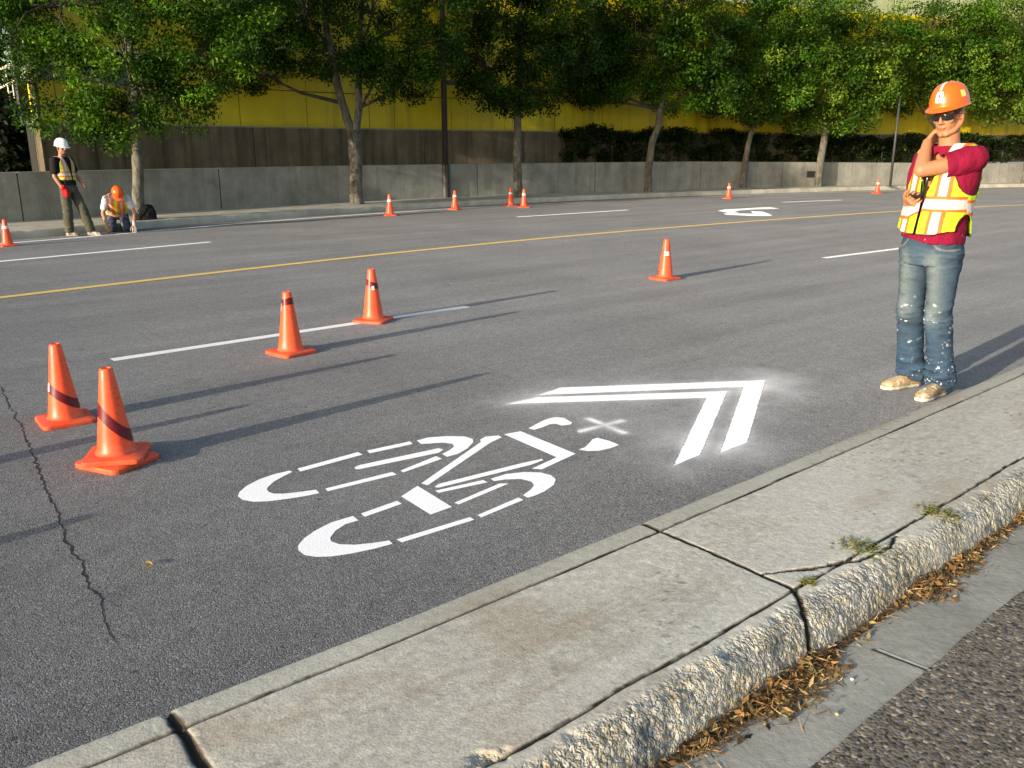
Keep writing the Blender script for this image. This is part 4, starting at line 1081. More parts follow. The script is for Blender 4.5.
def head_shapes(b, H, hc, s=1.0):
    """H: 3x3 head frame (x right, y forward, z up)"""
    def p(x, y, z): return hc + H @ (Vector((x, y, z))*s)
    b.ell(p(0, -.012, .035), .076*s, .096*s, .098*s, H)
    b.ell(p(0, .028, -.028), .058*s, .064*s, .075*s, H)
    b.ell(p(0, .052, -.080), .034*s, .036*s, .032*s, H)          # chin
    for sx in (-1, 1):
        b.chain([(p(sx*.060, -.01, -.045), .018*s), (p(sx*.045, .035, -.078), .018*s), (p(sx*.015, .068, -.092), .018*s)], 12)   # jaw
        b.ell(p(sx*.040, .066, -.012), .022*s, .016*s, .018*s, H)  # cheek
        b.ell(p(sx*.079, -.008, -.008), .009*s, .019*s, .031*s, H @ Euler((R(-10), 0, sx*R(-22))).to_matrix())  # ear
        b.chain([(p(sx*.012, .088, .026), .010*s), (p(sx*.045, .074, .030), .010*s)], 10)  # brow
    b.chain([(p(0, .088, .018), .009*s), (p(0, .106, -.020), .0115*s)], 12)       # nose
    for sx in (-1, 1): b.ell(p(sx*.011, .095, -.026), .0085*s, .010*s, .007*s, H)
    b.ell(p(0, .086, -.052), .022*s, .010*s, .0055*s, H); b.ell(p(0, .085, -.062), .018*s, .010*s, .006*s, H)

def head_colour(V, col, H, hc, s, skin, hair):
    q = (V-np.array(hc)) @ np.array(H) / s; x, y, z = q.T
    inh = (np.abs(x) < .11) & (np.abs(z) < .16) & (np.abs(y) < .14)
    lip = sstep(.012, .004, np.hypot((z+.057)*1.0, np.maximum(0, np.abs(x)-.012)))*sstep(.07, .085, y)*inh
    col = mixc(col, np.array(skin)*np.array([.85, .55, .55]), lip*.8)
    mouth = sstep(.003, .001, np.abs(z+.0565))*sstep(.022, .018, np.abs(x))*sstep(.07, .085, y)*inh; col = mixc(col, [.12, .04, .03], mouth*.8)
    for sx in (-1, 1):
        e = sstep(.012, .008, np.hypot((x-sx*.033)*.75, (z-.008)*1.6))*sstep(.055, .065, y)*inh; col = mixc(col, [.75, .72, .68], e)
        e = sstep(.006, .004, np.hypot(x-sx*.033, z-.008))*sstep(.055, .065, y)*inh; col = mixc(col, [.05, .03, .02], e)
    hr = inh & (((z > .03-.5*(y)) & (y < .055) & (z > -.02)) | ((y < -.045) & (z > -.065))) & (np.abs(x) < .082) & ~((np.abs(x) > .074) & (np.abs(y) < .03) & (z < .03))
    nz = vnoise(V, 90, 3); col[hr] = np.array(hair)*(1+.4*nz[hr])[:, None]
    return col

def hard_hat(root, H, hc, s, mat, stickers=False):
    """shell as a mesh of its own with a peak at the front"""
    n, m = 72, 18; V = []; F = []
    oc = Vector((0, -.006, .040))
    def pt(a, f, out_=0.0):
        # a: angle from +x ; f: 0 rim .. 1 top
        ph = f*math.pi/2; c = math.cos(ph)**.72; x = .113*c*math.cos(a); y = .140*c*math.sin(a); z = .142*math.sin(ph)
        ridge = .0035*max(0, 1-abs(x)/.022)*sstep(.2, .5, f)*(1 if y > -.1 else 0)
        r = Vector((x, y, z+ridge)); 
        if out_: r += Vector((math.cos(a)*.8, math.sin(a), .55*math.sin(ph)+.1)).normalized()*out_
        return r
    def rim(a, k):
        front = max(0, math.sin(a))**2.2; wdt = .008+.042*front; b0 = pt(a, 0); d = Vector((math.cos(a), math.sin(a), 0))
        q = b0 + d*wdt*k; q.z = -.010*k*k - .012*front*k; return q
    rows = [[rim(2*math.pi*k/n, t) for k in range(n)] for t in (1, .97, .6, .25)] + [[pt(2*math.pi*k/n, i/m) for k in range(n)] for i in range(m)]
    for rw in rows: V += [tuple(hc + H @ ((v+oc)*s)) for v in rw]
    V.append(tuple(hc + H @ ((Vector((0, 0, .145))+oc)*s)))
    nr = len(rows)
    for i in range(nr-1):
        for k in range(n): F.append((i*n+k, i*n+(k+1) % n, (i+1)*n+(k+1) % n, (i+1)*n+k))
    for k in range(n): F.append(((nr-1)*n+k, (nr-1)*n+(k+1) % n, nr*n))
    o = mesh('hard_hat', V, F, mat, root, smooth=True); sm = o.modifiers.new('s', 'SOLIDIFY'); sm.thickness = .003*s; sm.offset = -1
    if stickers:
        def patch(name, pts_fn, nu, nv, mt):
            V = [tuple(hc + H @ ((pts_fn(u/nu, v/nv)+oc)*s)) for u in range(nu+1) for v in range(nv+1)]
            F = [(u*(nv+1)+v, (u+1)*(nv+1)+v, (u+1)*(nv+1)+v+1, u*(nv+1)+v+1) for u in range(nu) for v in range(nv)]
            return mesh(name, V, F, mt, o, smooth=True)
        patch('reflective_stripe', lambda u, v: pt(math.pi/2+(u-.5)*.26/max(.22, math.cos((.50+.44*v)*math.pi/2)**.72)*.55, .50+.44*v, .0035), 4, 14, M['silver'])
        patch('front_sticker', lambda u, v: pt(math.pi/2+(u-.5)*.44*(1-.25*abs(v-.5)**3*4), .14+.32*v, .0022), 6, 8, M['sticker'])
        patch('side_sticker', lambda u, v: pt(math.pi*.93+(u-.5)*.32, .22+.20*v, .002), 4, 4, M['yel'])
        # small emblem on the sticker: a slanted flash and a bar
        patch('emblem', lambda u, v: pt(math.pi/2+.03-.10*(v-.5)+(u-.5)*.07, .24+.14*v, .0032), 2, 6, M['ink'])
        patch('emblem', lambda u, v: pt(math.pi/2+(u-.5)*.22, .20+.018*v, .0032), 4, 2, M['ink'])
        patch('emblem', lambda u, v: pt(math.pi/2-.02+(u-.5)*.16, .315+.015*v, .0031), 4, 2, M['ink'])
    return o

def orient(fwd, up):
    """matrix with x right, y forward, z up"""
    y = fwd.normalized(); x = y.cross(up).normalized(); z = x.cross(y); return Matrix((x, y, z)).transposed()

def boot(root, heel, toe, s=1.0, paint=0.3, base=(.42, .27, .11), sole=(.55, .50, .38), top=.13):
    d = (toe-heel); L = d.length; d.normalize(); u = Vector((0, 0, 1)); w_ = d.cross(u); b = Blob(); k = L/.30
    def c(x, z): return heel + d*x*k + u*z*k
    b.rings([(c(-.005, .035), w_*.028*k, u*.03*k), (c(.03, .04), w_*.036*k, u*.045*k), (c(.09, .045), w_*.038*k, u*.05*k), (c(.16, .040), w_*.045*k, u*.042*k), (c(.22, .033), w_*.050*k, u*.036*k), (c(.27, .030), w_*.044*k, u*.031*k), (c(.298, .026), w_*.025*k, u*.022*k)], 24, 2.6)
    b.rings([(c(.0, .012), w_*.03*k, u*.012*k), (c(.03, .012), w_*.040*k, u*.013*k), (c(.12, .012), w_*.039*k, u*.013*k), (c(.21, .012), w_*.052*k, u*.013*k), (c(.27, .012), w_*.047*k, u*.013*k), (c(.303, .012), w_*.028*k, u*.013*k)], 24, 3.5)
    b.rings([(c(.05, .03), d*.055*k, w_*.037*k), (c(.052, .08), d*.055*k, w_*.038*k), (c(.05, top), d*.055*k, w_*.042*k)], 24)
    V, F, N = b.out(.0055*s, 2); V[:, 2] = np.maximum(V[:, 2], .001)
    q = (V-np.array(heel)); z = q[:, 2]/k
    col = np.tile(np.array(base), (len(V), 1)); col *= (1+.25*vnoise(V, 22, 2))[:, None]
    col = mixc(col, sole, sstep(.030, .024, z)); col = mixc(col, np.array(base)*.4, sstep(.003, .001, np.abs(z-.028)))
    wash = sstep(.05, .4, vnoise(V, 13, 7)); col = mixc(col, [.62, .58, .46], wash*paint)
    spk = sstep(.35, .5, vnoise(V, 70, 8, 2)); col = mixc(col, [.80, .80, .76], spk*paint*1.6)
    return mesh('boot', V, F, M['boot'], root, col=np.clip(col, 0, 1), smooth=True)

def lim(root, name, b, vox, colfn, mat, wr=None, msk=None, solid=0, sm=2):
    V, F, N = b.out(vox, sm)
    if wr: 
        for (a, sc_, ax, sd_) in wr: V = wrinkle(V, N, a, sc_, ax, sd_)
    col = colfn(V)
    if msk is not None: V, F, col = keep(V, F, col, msk(V))
    o = mesh(name, V, F, mat, root, col=np.clip(col, 0, 1), smooth=True)
    if solid: m = o.modifiers.new('s', 'SOLIDIFY'); m.thickness = solid; m.offset = 1
    return o

def torso_rings(rows, grow=0.0, zlo=-9, zhi=9):
    """rows: (centre xyz, half width x, half depth y)"""
    return [(Vector(c), Vector((w_+grow, 0, 0)), Vector((0, d_+grow, 0))) for (c, w_, d_) in rows if zlo <= c[2] <= zhi]

# ---- the man on the right. local frame: +y faces, +x is his right hand side
def main_man():
    f = Vector((-.87, -.50)); rz = math.atan2(f.y, f.x)-math.pi/2
    root = empty('person', (2.53, 5.22, 0), rz, 1.0, label='man in maroon shirt, hi-vis vest and paint splattered jeans with one hand on his neck', cat='person')
    SK = (.40, .175, .085)
    sh = [(-.185, -.055, 1.435), (.185, -.055, 1.43)]
    rows = [((0, -.005, .86), .150, .105), ((0, -.005, .95), .160, .112), ((0, -.02, 1.05), .152, .110), ((0, -.035, 1.16), .160, .115), ((0, -.05, 1.28), .178, .122), ((0, -.058, 1.38), .185, .112), ((0, -.062, 1.44), .150, .090), ((0, -.06, 1.485), .085, .068)]
    hc = Vector((.005, -.015, 1.645)); H = Euler((R(-10), R(3), R(8))).to_matrix()
    LS, LE, LW = Vector((-.19, -.045, 1.41)), Vector((.0, .185, 1.345)), Vector((.078, .050, 1.500))
    RS, RE, RW = Vector((.175, -.075, 1.40)), Vector((.215, -.115, 1.125)), Vector((.12, .105, 1.150))
    hipL, kneeL, ankL = Vector((-.092, 0, .90)), Vector((-.125, .035, .49)), Vector((-.150, -.030, .10))
    hipR, kneeR, ankR = Vector((.092, 0, .90)), Vector((.085, .01, .49)), Vector((.062, -.045, .10))
    b = Blob(); b.rings(torso_rings(rows, -.012), 28, 2.3)
    b.chain([(Vector((0, -.055, 1.44)), .062), (Vector((0, -.035, 1.53)), .056), (hc+Vector((0, -.015, -.03)), .056)])
    head_shapes(b, H, hc, .96)
    b.chain([(LS+Vector((.02, 0, 0)), .044), (LS.lerp(LE, .5), .046), (LE, .040)]); b.chain([(LE, .040), (LE.lerp(LW, .35), .041), (LW, .027)])
    b.chain([(RS, .044), (RS.lerp(RE, .5), .046), (RE, .038)]); b.chain([(RE, .038), (RE.lerp(RW, .35), .040), (RW, .027)])
    hd = (Vector((.105, -.085, 1.555))-LW); hand(b, LW, hd, Vector((-.5, -.75, .1)), Vector((0, .2, 1)), .55, 1.0)
    rd = Vector((-.75, .62, .12)); hand(b, RW, rd, Vector((-.35, -.5, .75)), Vector((.2, .5, .9)), .95, 1.0)
    for (h, k, a) in ((hipL, kneeL, ankL), (hipR, kneeR, ankR)): b.chain([(h, .072), (h.lerp(k, .5), .062), (k, .048), (k.lerp(a, .35), .046), (a, .035)])
    def skin(V):
        c = np.tile(np.array(SK), (len(V), 1)); c *= (1+.07*vnoise(V, 14, 5))[:, None]
        for e in (LE,): c = mixc(c, [.50, .19, .11], sstep(.07, .02, np.linalg.norm(V-np.array(e), axis=1))*.4)
        # tattoo and watch strap on the lower right forearm
        ax = np.array((RW-RE)); t = ((V-np.array(RE))@ax)/(ax@ax); dr = np.linalg.norm(V-np.array(RE)-t[:, None]*ax, axis=1)
        tt = (t > .10) & (t < .62) & (dr < .055); c[tt] = mixc(c[tt], [.12, .15, .13], .75*sstep(-.05, .15, vnoise(V[tt], 34, 2)))
        ws = (t > .86) & (t < .96) & (dr < .05); c[ws] = [.03, .03, .03]
        return head_colour(V, c, H, hc, .96, SK, (.06, .035, .018))
    lim(root, 'body', b, .0042, skin, M['skin'], sm=2)
    # shirt
    MAR = np.array([.20, .006, .030])
    b = Blob(); rr = [((0, .0, .925), .176, .142), ((0, -.005, 1.0), .170, .138), ((0, -.02, 1.08), .164, .132), ((0, -.035, 1.18), .168, .134), ((0, -.05, 1.29), .184, .138), ((0, -.056, 1.38), .190, .126), ((0, -.060, 1.45), .160, .104), ((0, -.055, 1.495), .078, .076)]
    b.rings(torso_rings(rr), 32, 2.2)
    b.chain([(LS+Vector((.035, 0, .004)), .078), (LS.lerp(LE, .28), .070), (LS.lerp(LE, .56), .066)], 20)
    b.chain([(RS+Vector((-.03, 0, .010)), .074), (RS.lerp(RE, .35), .072), (RS.lerp(RE, .72), .070)], 20)
    def shirt_c(V):
        c = np.tile(MAR, (len(V), 1)); c *= (1+.16*vnoise(V, 9, 4))[:, None]
        sp = sstep(.80, .85, vnoise(V, 80, 9, 1))*sstep(1.12, 1.0, V[:, 2]); return mixc(c, [.5, .4, .4], sp*.7)
    ax = np.array((LE-LS)); 
    def shirt_m(V):
        tL = ((V-np.array(LS))@ax)/(ax@ax); dL = np.linalg.norm(V-np.array(LS)-np.clip(tL, 0, 9)[:, None]*ax, axis=1)
        end = (tL > .60) & (dL < .12) & (V[:, 1] > .05) & (V[:, 2] > 1.25)
        axr = np.array((RE-RS)); tR = ((V-np.array(RS))@axr)/(axr@axr); dR = np.linalg.norm(V-np.array(RS)-tR[:, None]*axr, axis=1)
        endr = (tR > .76) & (dR < .10) & (V[:, 0] > .165)
        hem = V[:, 2] > .935 + .015*np.sin(V[:, 0]*14)
        neck = V[:, 2] < 1.482
        return hem & neck & ~end & ~endr
    lim(root, 't_shirt', b, .0055, shirt_c, M['cloth'], [(.0045, 11, (1, 1, .55), 3), (.003, 26, (1, 1, .6), 5)], shirt_m, .003)
    # vest
    b = Blob(); vr = [((0, .006, .94), .204, .176), ((0, .0, 1.06), .192, .162), ((0, -.014, 1.15), .186, .154), ((0, -.035, 1.22), .188, .154), ((0, -.05, 1.30), .199, .154), ((0, -.056, 1.39), .202, .140), ((0, -.060, 1.46), .172, .118), ((0, -.055, 1.515), .090, .088)]
    b.rings(torso_rings(vr), 36, 2.15)
    def vest_c(V):
        x, y, z = V.T; c = np.tile(LIME, (len(V), 1)); c *= (1+.08*vnoise(V, 12, 4))[:, None]
        def st(d, w1, w2):
            nonlocal c
            c = mixc(c, ORG, sstep(w2+.003, w2-.001, d)); c = mixc(c, SIL, sstep(w1+.003, w1-.001, d))
        strap = z > 1.32
        for sx in (-1, 1):
            st(np.where((z < 9), np.abs(x-sx*.098), 9), .020, .040)
        zb = 1.135 + .10*np.clip((x*-1+.02)/.2, -.3, .2)*(y > 0)
        st(np.abs(z-zb), .026, .044)
        hem = sstep(.012, .006, np.abs(x))*(y > 0)*(z < 1.45); c = mixc(c, [.05, .05, .045], hem)
        c = mixc(c, [.06, .07, .05], sstep(.988, .982, z))
        return c
    def vest_m(V):
        x, y, z = V.T
        dx = np.abs(x); yc = y+.045
        arm = (dx > .118) & (np.abs(yc/.112)**2.6 + np.abs((z-1.325)/.118)**2.6 < 1)
        arm |= (dx > .12) & (np.abs((y+.0)/.075)**2 + np.abs((z-.98)/.115)**2 < 1)
        neck = ((dx < .062) & (y > -.06) & (z > 1.40)) | (z > 1.497) | ((dx < .01+.25*np.clip(z-1.22, 0, 1)) & (y > 0) & (z > 1.16))
        opn = (dx < .004) & (y > 0)
        hem = z > .978 + .022*sstep(.09, .17, dx)*(y > 0) - .02*(y < 0)
        return hem & ~arm & ~neck & ~opn
    lim(root, 'safety_vest', b, .0050, vest_c, M['vest'], [(.0055, 8, (1, 1, .7), 13), (.002, 30, (1, 1, 1), 15)], vest_m, .0025)
    # lanyard strap in the opening
    m = MB(); m.tube([(-.005, .125, 1.40), (-.01, .135, 1.30), (-.012, .150, 1.18)], [.007, .007, .007], 8); m.tube([(.03, .11, 1.41), (.022, .135, 1.30), (.008, .150, 1.18)], [.006, .006, .006], 8); m.build('lanyard', M['black'], root, True)
    # jeans
    b = Blob(); b.rings([(Vector((0, -.002, .80)), Vector((.175, 0, 0)), Vector((0, .125, 0))), (Vector((0, -.002, .90)), Vector((.176, 0, 0)), Vector((0, .128, 0))), (Vector((0, 0, .985)), Vector((.165, 0, 0)), Vector((0, .122, 0)))], 30, 2.3)
    for (h, k, a) in ((hipL, kneeL, ankL), (hipR, kneeR, ankR)):
        b.chain([(h+Vector((0, 0, -.03)), .095), (h.lerp(k, .35), .087), (h.lerp(k, .75), .075), (k, .071), (k.lerp(a, .35), .074), (k.lerp(a, .75), .073), (a+Vector((0, .0, .015)), .078)], 24)
    def jean_c(V):
        x, y, z = V.T; c = np.tile(np.array([.030, .052, .078]), (len(V), 1))
        c *= (1+.22*vnoise(V*np.array([1, 1, .4]), 16, 4, 4))[:, None]
        for (h, k) in ((hipL, kneeL), (hipR, kneeR)):
            fade = np.exp(-((x-(h.x+(k.x-h.x)*np.clip((.9-z)/.4, 0, 1)))/.052)**2)*sstep(-.02, .06, y)*sstep(.40, .52, z)*sstep(.93, .82, z)
            c = mixc(c, [.15, .175, .16], fade*.5)
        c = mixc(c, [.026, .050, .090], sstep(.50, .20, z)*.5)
        c = mixc(c, [.025, .04, .07], sstep(.30, .6, vnoise(V*np.array([1, 1, 2.2]), 15, 6))*.55)
        seam = (sstep(.005, .002, np.abs(x))*(y > 0)*(z > .78)); c = mixc(c, [.04, .05, .07], seam*.8)
        pk = sstep(.006, .002, np.abs(np.hypot((np.abs(x)-.155), (z-.985)*.9)-.085))*(y > 0); c = mixc(c, [.20, .19, .14], pk*.5)
        s1 = sstep(.42, .48, vnoise(V*np.array([1, 1, 1.6]), 95, 21, 3))*sstep(-.05, .2, vnoise(V, 8, 44))*sstep(.62, .45, z)*sstep(-.1, .25, vnoise(V, 4, 8)+.15)
        s2 = sstep(.40, .46, vnoise(V*np.array([1, 1, 3.6]), 30, 23, 3))*sstep(-.1, .2, vnoise(V, 7, 45))*sstep(.62, .50, z)*sstep(.2, .3, z)
        c = mixc(c, [.78, .80, .80], np.clip(s1+s2, 0, 1)*.95)
        s3 = sstep(.80, .86, vnoise(V, 50, 27, 1))*sstep(.35, .2, z); return mixc(c, [.10, .30, .33], s3*.5)
    folds = lambda V, N: V
    V, F, N = b.out(.0055, 3)
    z = V[:, 2]; f1 = 1-np.abs(vnoise(V*np.array([1, 1, 3.2]), 7, 31, 3))*2.2; f2 = 1-np.abs(vnoise(V*np.array([1, 1, 3.0]), 15, 33, 2))*2.2
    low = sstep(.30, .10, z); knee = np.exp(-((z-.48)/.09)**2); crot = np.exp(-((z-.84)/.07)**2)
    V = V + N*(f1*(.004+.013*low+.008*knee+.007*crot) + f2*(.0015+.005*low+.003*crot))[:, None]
    col = jean_c(V)*(1+.30*np.clip(f1, -1, 1)*(.5+low+knee+crot)+.14*np.clip(f2, -1, 1))[:, None]  # fold shading multiplied into the denim colour
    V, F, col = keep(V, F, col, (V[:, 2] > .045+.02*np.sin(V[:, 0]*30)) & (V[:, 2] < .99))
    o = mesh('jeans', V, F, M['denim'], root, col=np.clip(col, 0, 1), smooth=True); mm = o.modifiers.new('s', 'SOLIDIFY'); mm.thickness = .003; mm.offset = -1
    # boots (toes to the left of the picture)
    boot(root, Vector((.055, -.115, 0)), Vector((.095, .165, 0)), 1, .35, top=.12)
    boot(root, Vector((-.150, -.075, 0)), Vector((-.185, .205, 0)), 1, .75, (.36, .25, .13), (.58, .54, .42), top=.12)
    hh = hard_hat(root, H, hc + H @ Vector((0, 0, .030)), .90, M['hat_orange'], True)
    # sunglasses
    def hp(x, y, z): return hc + H @ Vector((x, y, z))
    sg = []
    for sx in (-1, 1):
        V = []; nu, nv = 10, 6
        for u in range(nu+1):
            for v_ in range(nv+1):
                a = u/nu; e = math.sin(math.pi*min(1, max(0, a)))**.35 if 0 < a < 1 else .25; hh_ = .0165*(.55+.45*e); x = sx*(.006+.058*a); yy = .101-.030*a**2.2; V.append(tuple(hp(x, yy, .010+hh_*(2*v_/nv-1)-.002*a)))
        F = [(u*(nv+1)+v_, (u+1)*(nv+1)+v_, (u+1)*(nv+1)+v_+1, u*(nv+1)+v_+1) for u in range(nu) for v_ in range(nv)]
        sg.append((V, F))
    g0 = MB(); g0.tube([hp(-.010, .102, .016), hp(0, .104, .017), hp(.010, .102, .016)], [.003]*3, 8)
    for sx in (-1, 1): g0.tube([hp(sx*.062, .074, .018), hp(sx*.076, .04, .016), hp(sx*.083, -.01, .012)], [.0035, .003, .0025], 8)
    g0.tube([hp(sx_*.064, .073-0*sx_, .022) if abs(sx_) == 1 else hp(sx_*.064, .101-.03*abs(sx_)**2.2, .0255) for sx_ in (-1, -.6, -.25, 0, .25, .6, 1)], [.0028]*7, 8)
    gl = g0.build('sunglasses', M['black'], root, True)
    for V, F in sg:
        le = mesh('lens', V, F, M['black'], gl, smooth=True); m_ = le.modifiers.new('s', 'SOLIDIFY'); m_.thickness = .002
    return root, rz, RW, rd
man, mrz, RW, rd = main_man()
# phone held in the right hand
pc = RW + Vector((-.72, .60, .10)).normalized()*.105 + Vector((-.02, -.03, .045))
Mz = Matrix.Rotation(mrz, 4, 'Z'); wp = Vector((2.53, 5.22, 0)) + (Mz @ pc)
ph = empty('phone', wp, 0); ph.rotation_euler = (R(18), R(-8), R(8)); tag(ph, 'small black phone held in the right hand of the man in maroon', 'phone')
m = MB(); m.box((-.055, -.028, -.007), (.055, .028, .007)); m.build('phone_body', M['black'], ph, bevel=.005)
m = MB(); m.box((-.036, -.022, .0072), (.036, .022, .0082)); m.build('screen', m_plain('screen', (.03, .035, .045), .08, 5, .1, 0, .6), ph)

# ---- the standing worker far left
def far_standing():
    f = Vector((.96, -.28)); rz = math.atan2(f.y, f.x)-math.pi/2
    p = G(77, 235.5); S_ = .895
    root = empty('person', (p.x, p.y, 0), rz, S_, label='far worker in white hard hat, black shirt and hi-vis vest standing by the kerb', cat='person')
    SK = (.36, .17, .10)
    # local x is his right; he leans back with the left leg put forward
    rows = [((.03, -.03, .88), .150, .105), ((.03, -.03, .96), .155, .11), ((.03, -.05, 1.06), .148, .108), ((.03, -.07, 1.18), .160, .115), ((.03, -.09, 1.30), .180, .12), ((.03, -.10, 1.39), .185, .11), ((.03, -.10, 1.45), .14, .085), ((.03, -.10, 1.49), .08, .065)]
    hc = Vector((.03, -.06, 1.645)); H = Euler((R(-8), 0, R(-12))).to_matrix()
    LS, LE, LW = Vector((-.16, -.10, 1.40)), Vector((-.20, -.02, 1.14)), Vector((-.16, .14, .98))
    RS, RE, RW_ = Vector((.22, -.10, 1.40)), Vector((.255, -.10, 1.12)), Vector((.22, .02, .90))
    hipL, kneeL, ankL = Vector((-.06, -.03, .90)), Vector((-.09, .14, .50)), Vector((-.10, .25, .10))
    hipR, kneeR, ankR = Vector((.12, -.03, .90)), Vector((.12, -.03, .49)), Vector((.11, -.06, .10))
    b = Blob(); b.rings(torso_rings(rows, -.012), 24, 2.2); b.chain([(Vector((.03, -.10, 1.44)), .06), (Vector((.03, -.08, 1.53)), .055), (hc+Vector((0, -.01, -.03)), .055)])
    head_shapes(b, H, hc)
    for (a, e, w_) in ((LS, LE, LW), (RS, RE, RW_)): b.chain([(a, .05), (a.lerp(e, .5), .046), (e, .038)]); b.chain([(e, .038), (e.lerp(w_, .35), .039), (w_, .027)])
    for (h, k, a) in ((hipL, kneeL, ankL), (hipR, kneeR, ankR)): b.chain([(h, .07), (h.lerp(k, .5), .06), (k, .047), (k.lerp(a, .35), .045), (a, .035)])
    hand(b, LW, Vector((.2, .6, -.8)), Vector((.8, -.3, 0)), Vector((0, .8, .4)), .5)
    hand(b, RW_, Vector((0, .30, -1)), Vector((-.8, -.2, 0)), Vector((0, 1, .3)), .5)
    def skin(V):
        c = np.tile(np.array(SK), (len(V), 1)); c *= (1+.08*vnoise(V, 14, 5))[:, None]
        return head_colour(V, c, H, hc, 1.0, SK, (.03, .02, .012))
    lim(root, 'body', b, .0065, skin, M['skin'])
    # red gloves
    b = Blob(); hand(b, RW_, Vector((0, .30, -1)), Vector((-.8, -.2, 0)), Vector((0, 1, .3)), .5, 1.22); b.chain([(RW_-Vector((0, -.02, -.04)), .036), (RW_, .034)])
    b.ell(RW_+Vector((.0, .06, -.10)), .035, .055, .07)
    lim(root, 'glove', b, .0065, lambda V: np.tile([.45, .012, .02], (len(V), 1))*(1+.2*vnoise(V, 20, 1))[:, None], M['cloth'])
    b = Blob(); b.rings(torso_rings(rows, .018, .9), 28, 2.2)
    for (a, e) in ((LS, LE), (RS, RE)): b.chain([(a+Vector((0, 0, .01)), .072), (a.lerp(e, .35), .072), (a.lerp(e, .66), .07)], 18)
    lim(root, 't_shirt', b, .010, lambda V: np.tile([.014, .013, .014], (len(V), 1))*(1+.2*vnoise(V, 9, 1))[:, None], M['cloth'], [(.005, 11, (1, 1, .6), 3)], lambda V: (V[:, 2] > .93) & (V[:, 2] < 1.485))
    b = Blob(); b.rings(torso_rings(rows, .038, 1.0), 30, 2.2)
    def vc(V):
        x, y, z = V.T; x = x-.03; c = np.tile(np.array([.46, .50, .06]), (len(V), 1)); c *= (1+.15*vnoise(V, 10, 4))[:, None]
        O2 = [.55, .15, .05]; S2 = [.50, .48, .42]
        for sx in (-1, 1): c = mixc(c, O2, sstep(.045, .038, np.abs(x-sx*.10))); c = mixc(c, S2, sstep(.024, .019, np.abs(x-sx*.10)))
        c = mixc(c, O2, sstep(.055, .048, np.abs(z-1.16))); c = mixc(c, S2, sstep(.028, .022, np.abs(z-1.16))); return c
    def vm(V):
        x, y, z = V.T; x = x-.03; dx = np.abs(x); arm = (dx > .13) & (np.abs(y+.09) < .095) & (z > 1.20); arm |= (dx > .185) & (z > 1.19)
        neck = (z > 1.49) | ((dx < .012+.20*np.clip(z-1.16, 0, 1)) & (y > -.05)); return (z > 1.01) & ~arm & ~neck
    lim(root, 'safety_vest', b, .008, vc, M['vest'], [(.005, 9, (1, 1, .7), 13)], vm, .003)
    b = Blob(); b.rings([(Vector((.03, -.03, .82)), Vector((.165, 0, 0)), Vector((0, .12, 0))), (Vector((.03, -.03, .90)), Vector((.168, 0, 0)), Vector((0, .125, 0))), (Vector((.03, -.03, .98)), Vector((.158, 0, 0)), Vector((0, .115, 0)))], 24, 2.2)
    for (h, k, a) in ((hipL, kneeL, ankL), (hipR, kneeR, ankR)): b.chain([(h, .092), (h.lerp(k, .5), .088), (k, .082), (k.lerp(a, .4), .082), (a+Vector((0, 0, .02)), .078)], 20)
    def pc_(V):
        c = np.tile(np.array([.075, .072, .048]), (len(V), 1)); c *= (1+.3*vnoise(V, 10, 2))[:, None]; k = sstep(.25, .5, vnoise(V, 14, 8)); return mixc(c, [.16, .15, .12], k*.6)
    lim(root, 'trousers', b, .010, pc_, M['cloth'], [(.009, 9, (1, 1, 2.4), 3)], lambda V: V[:, 2] > .06)
    boot(root, Vector((-.085, .19, 0)), Vector((-.125, .48, 0)), 1.4, .5, (.20, .15, .10), (.3, .28, .24), top=.12)
    boot(root, Vector((.115, -.13, 0)), Vector((.095, .15, 0)), 1.4, .3, (.10, .08, .06), (.2, .18, .15), top=.12)
    hard_hat(root, H, hc, 1.0, M['hat_white'])
far_standing()

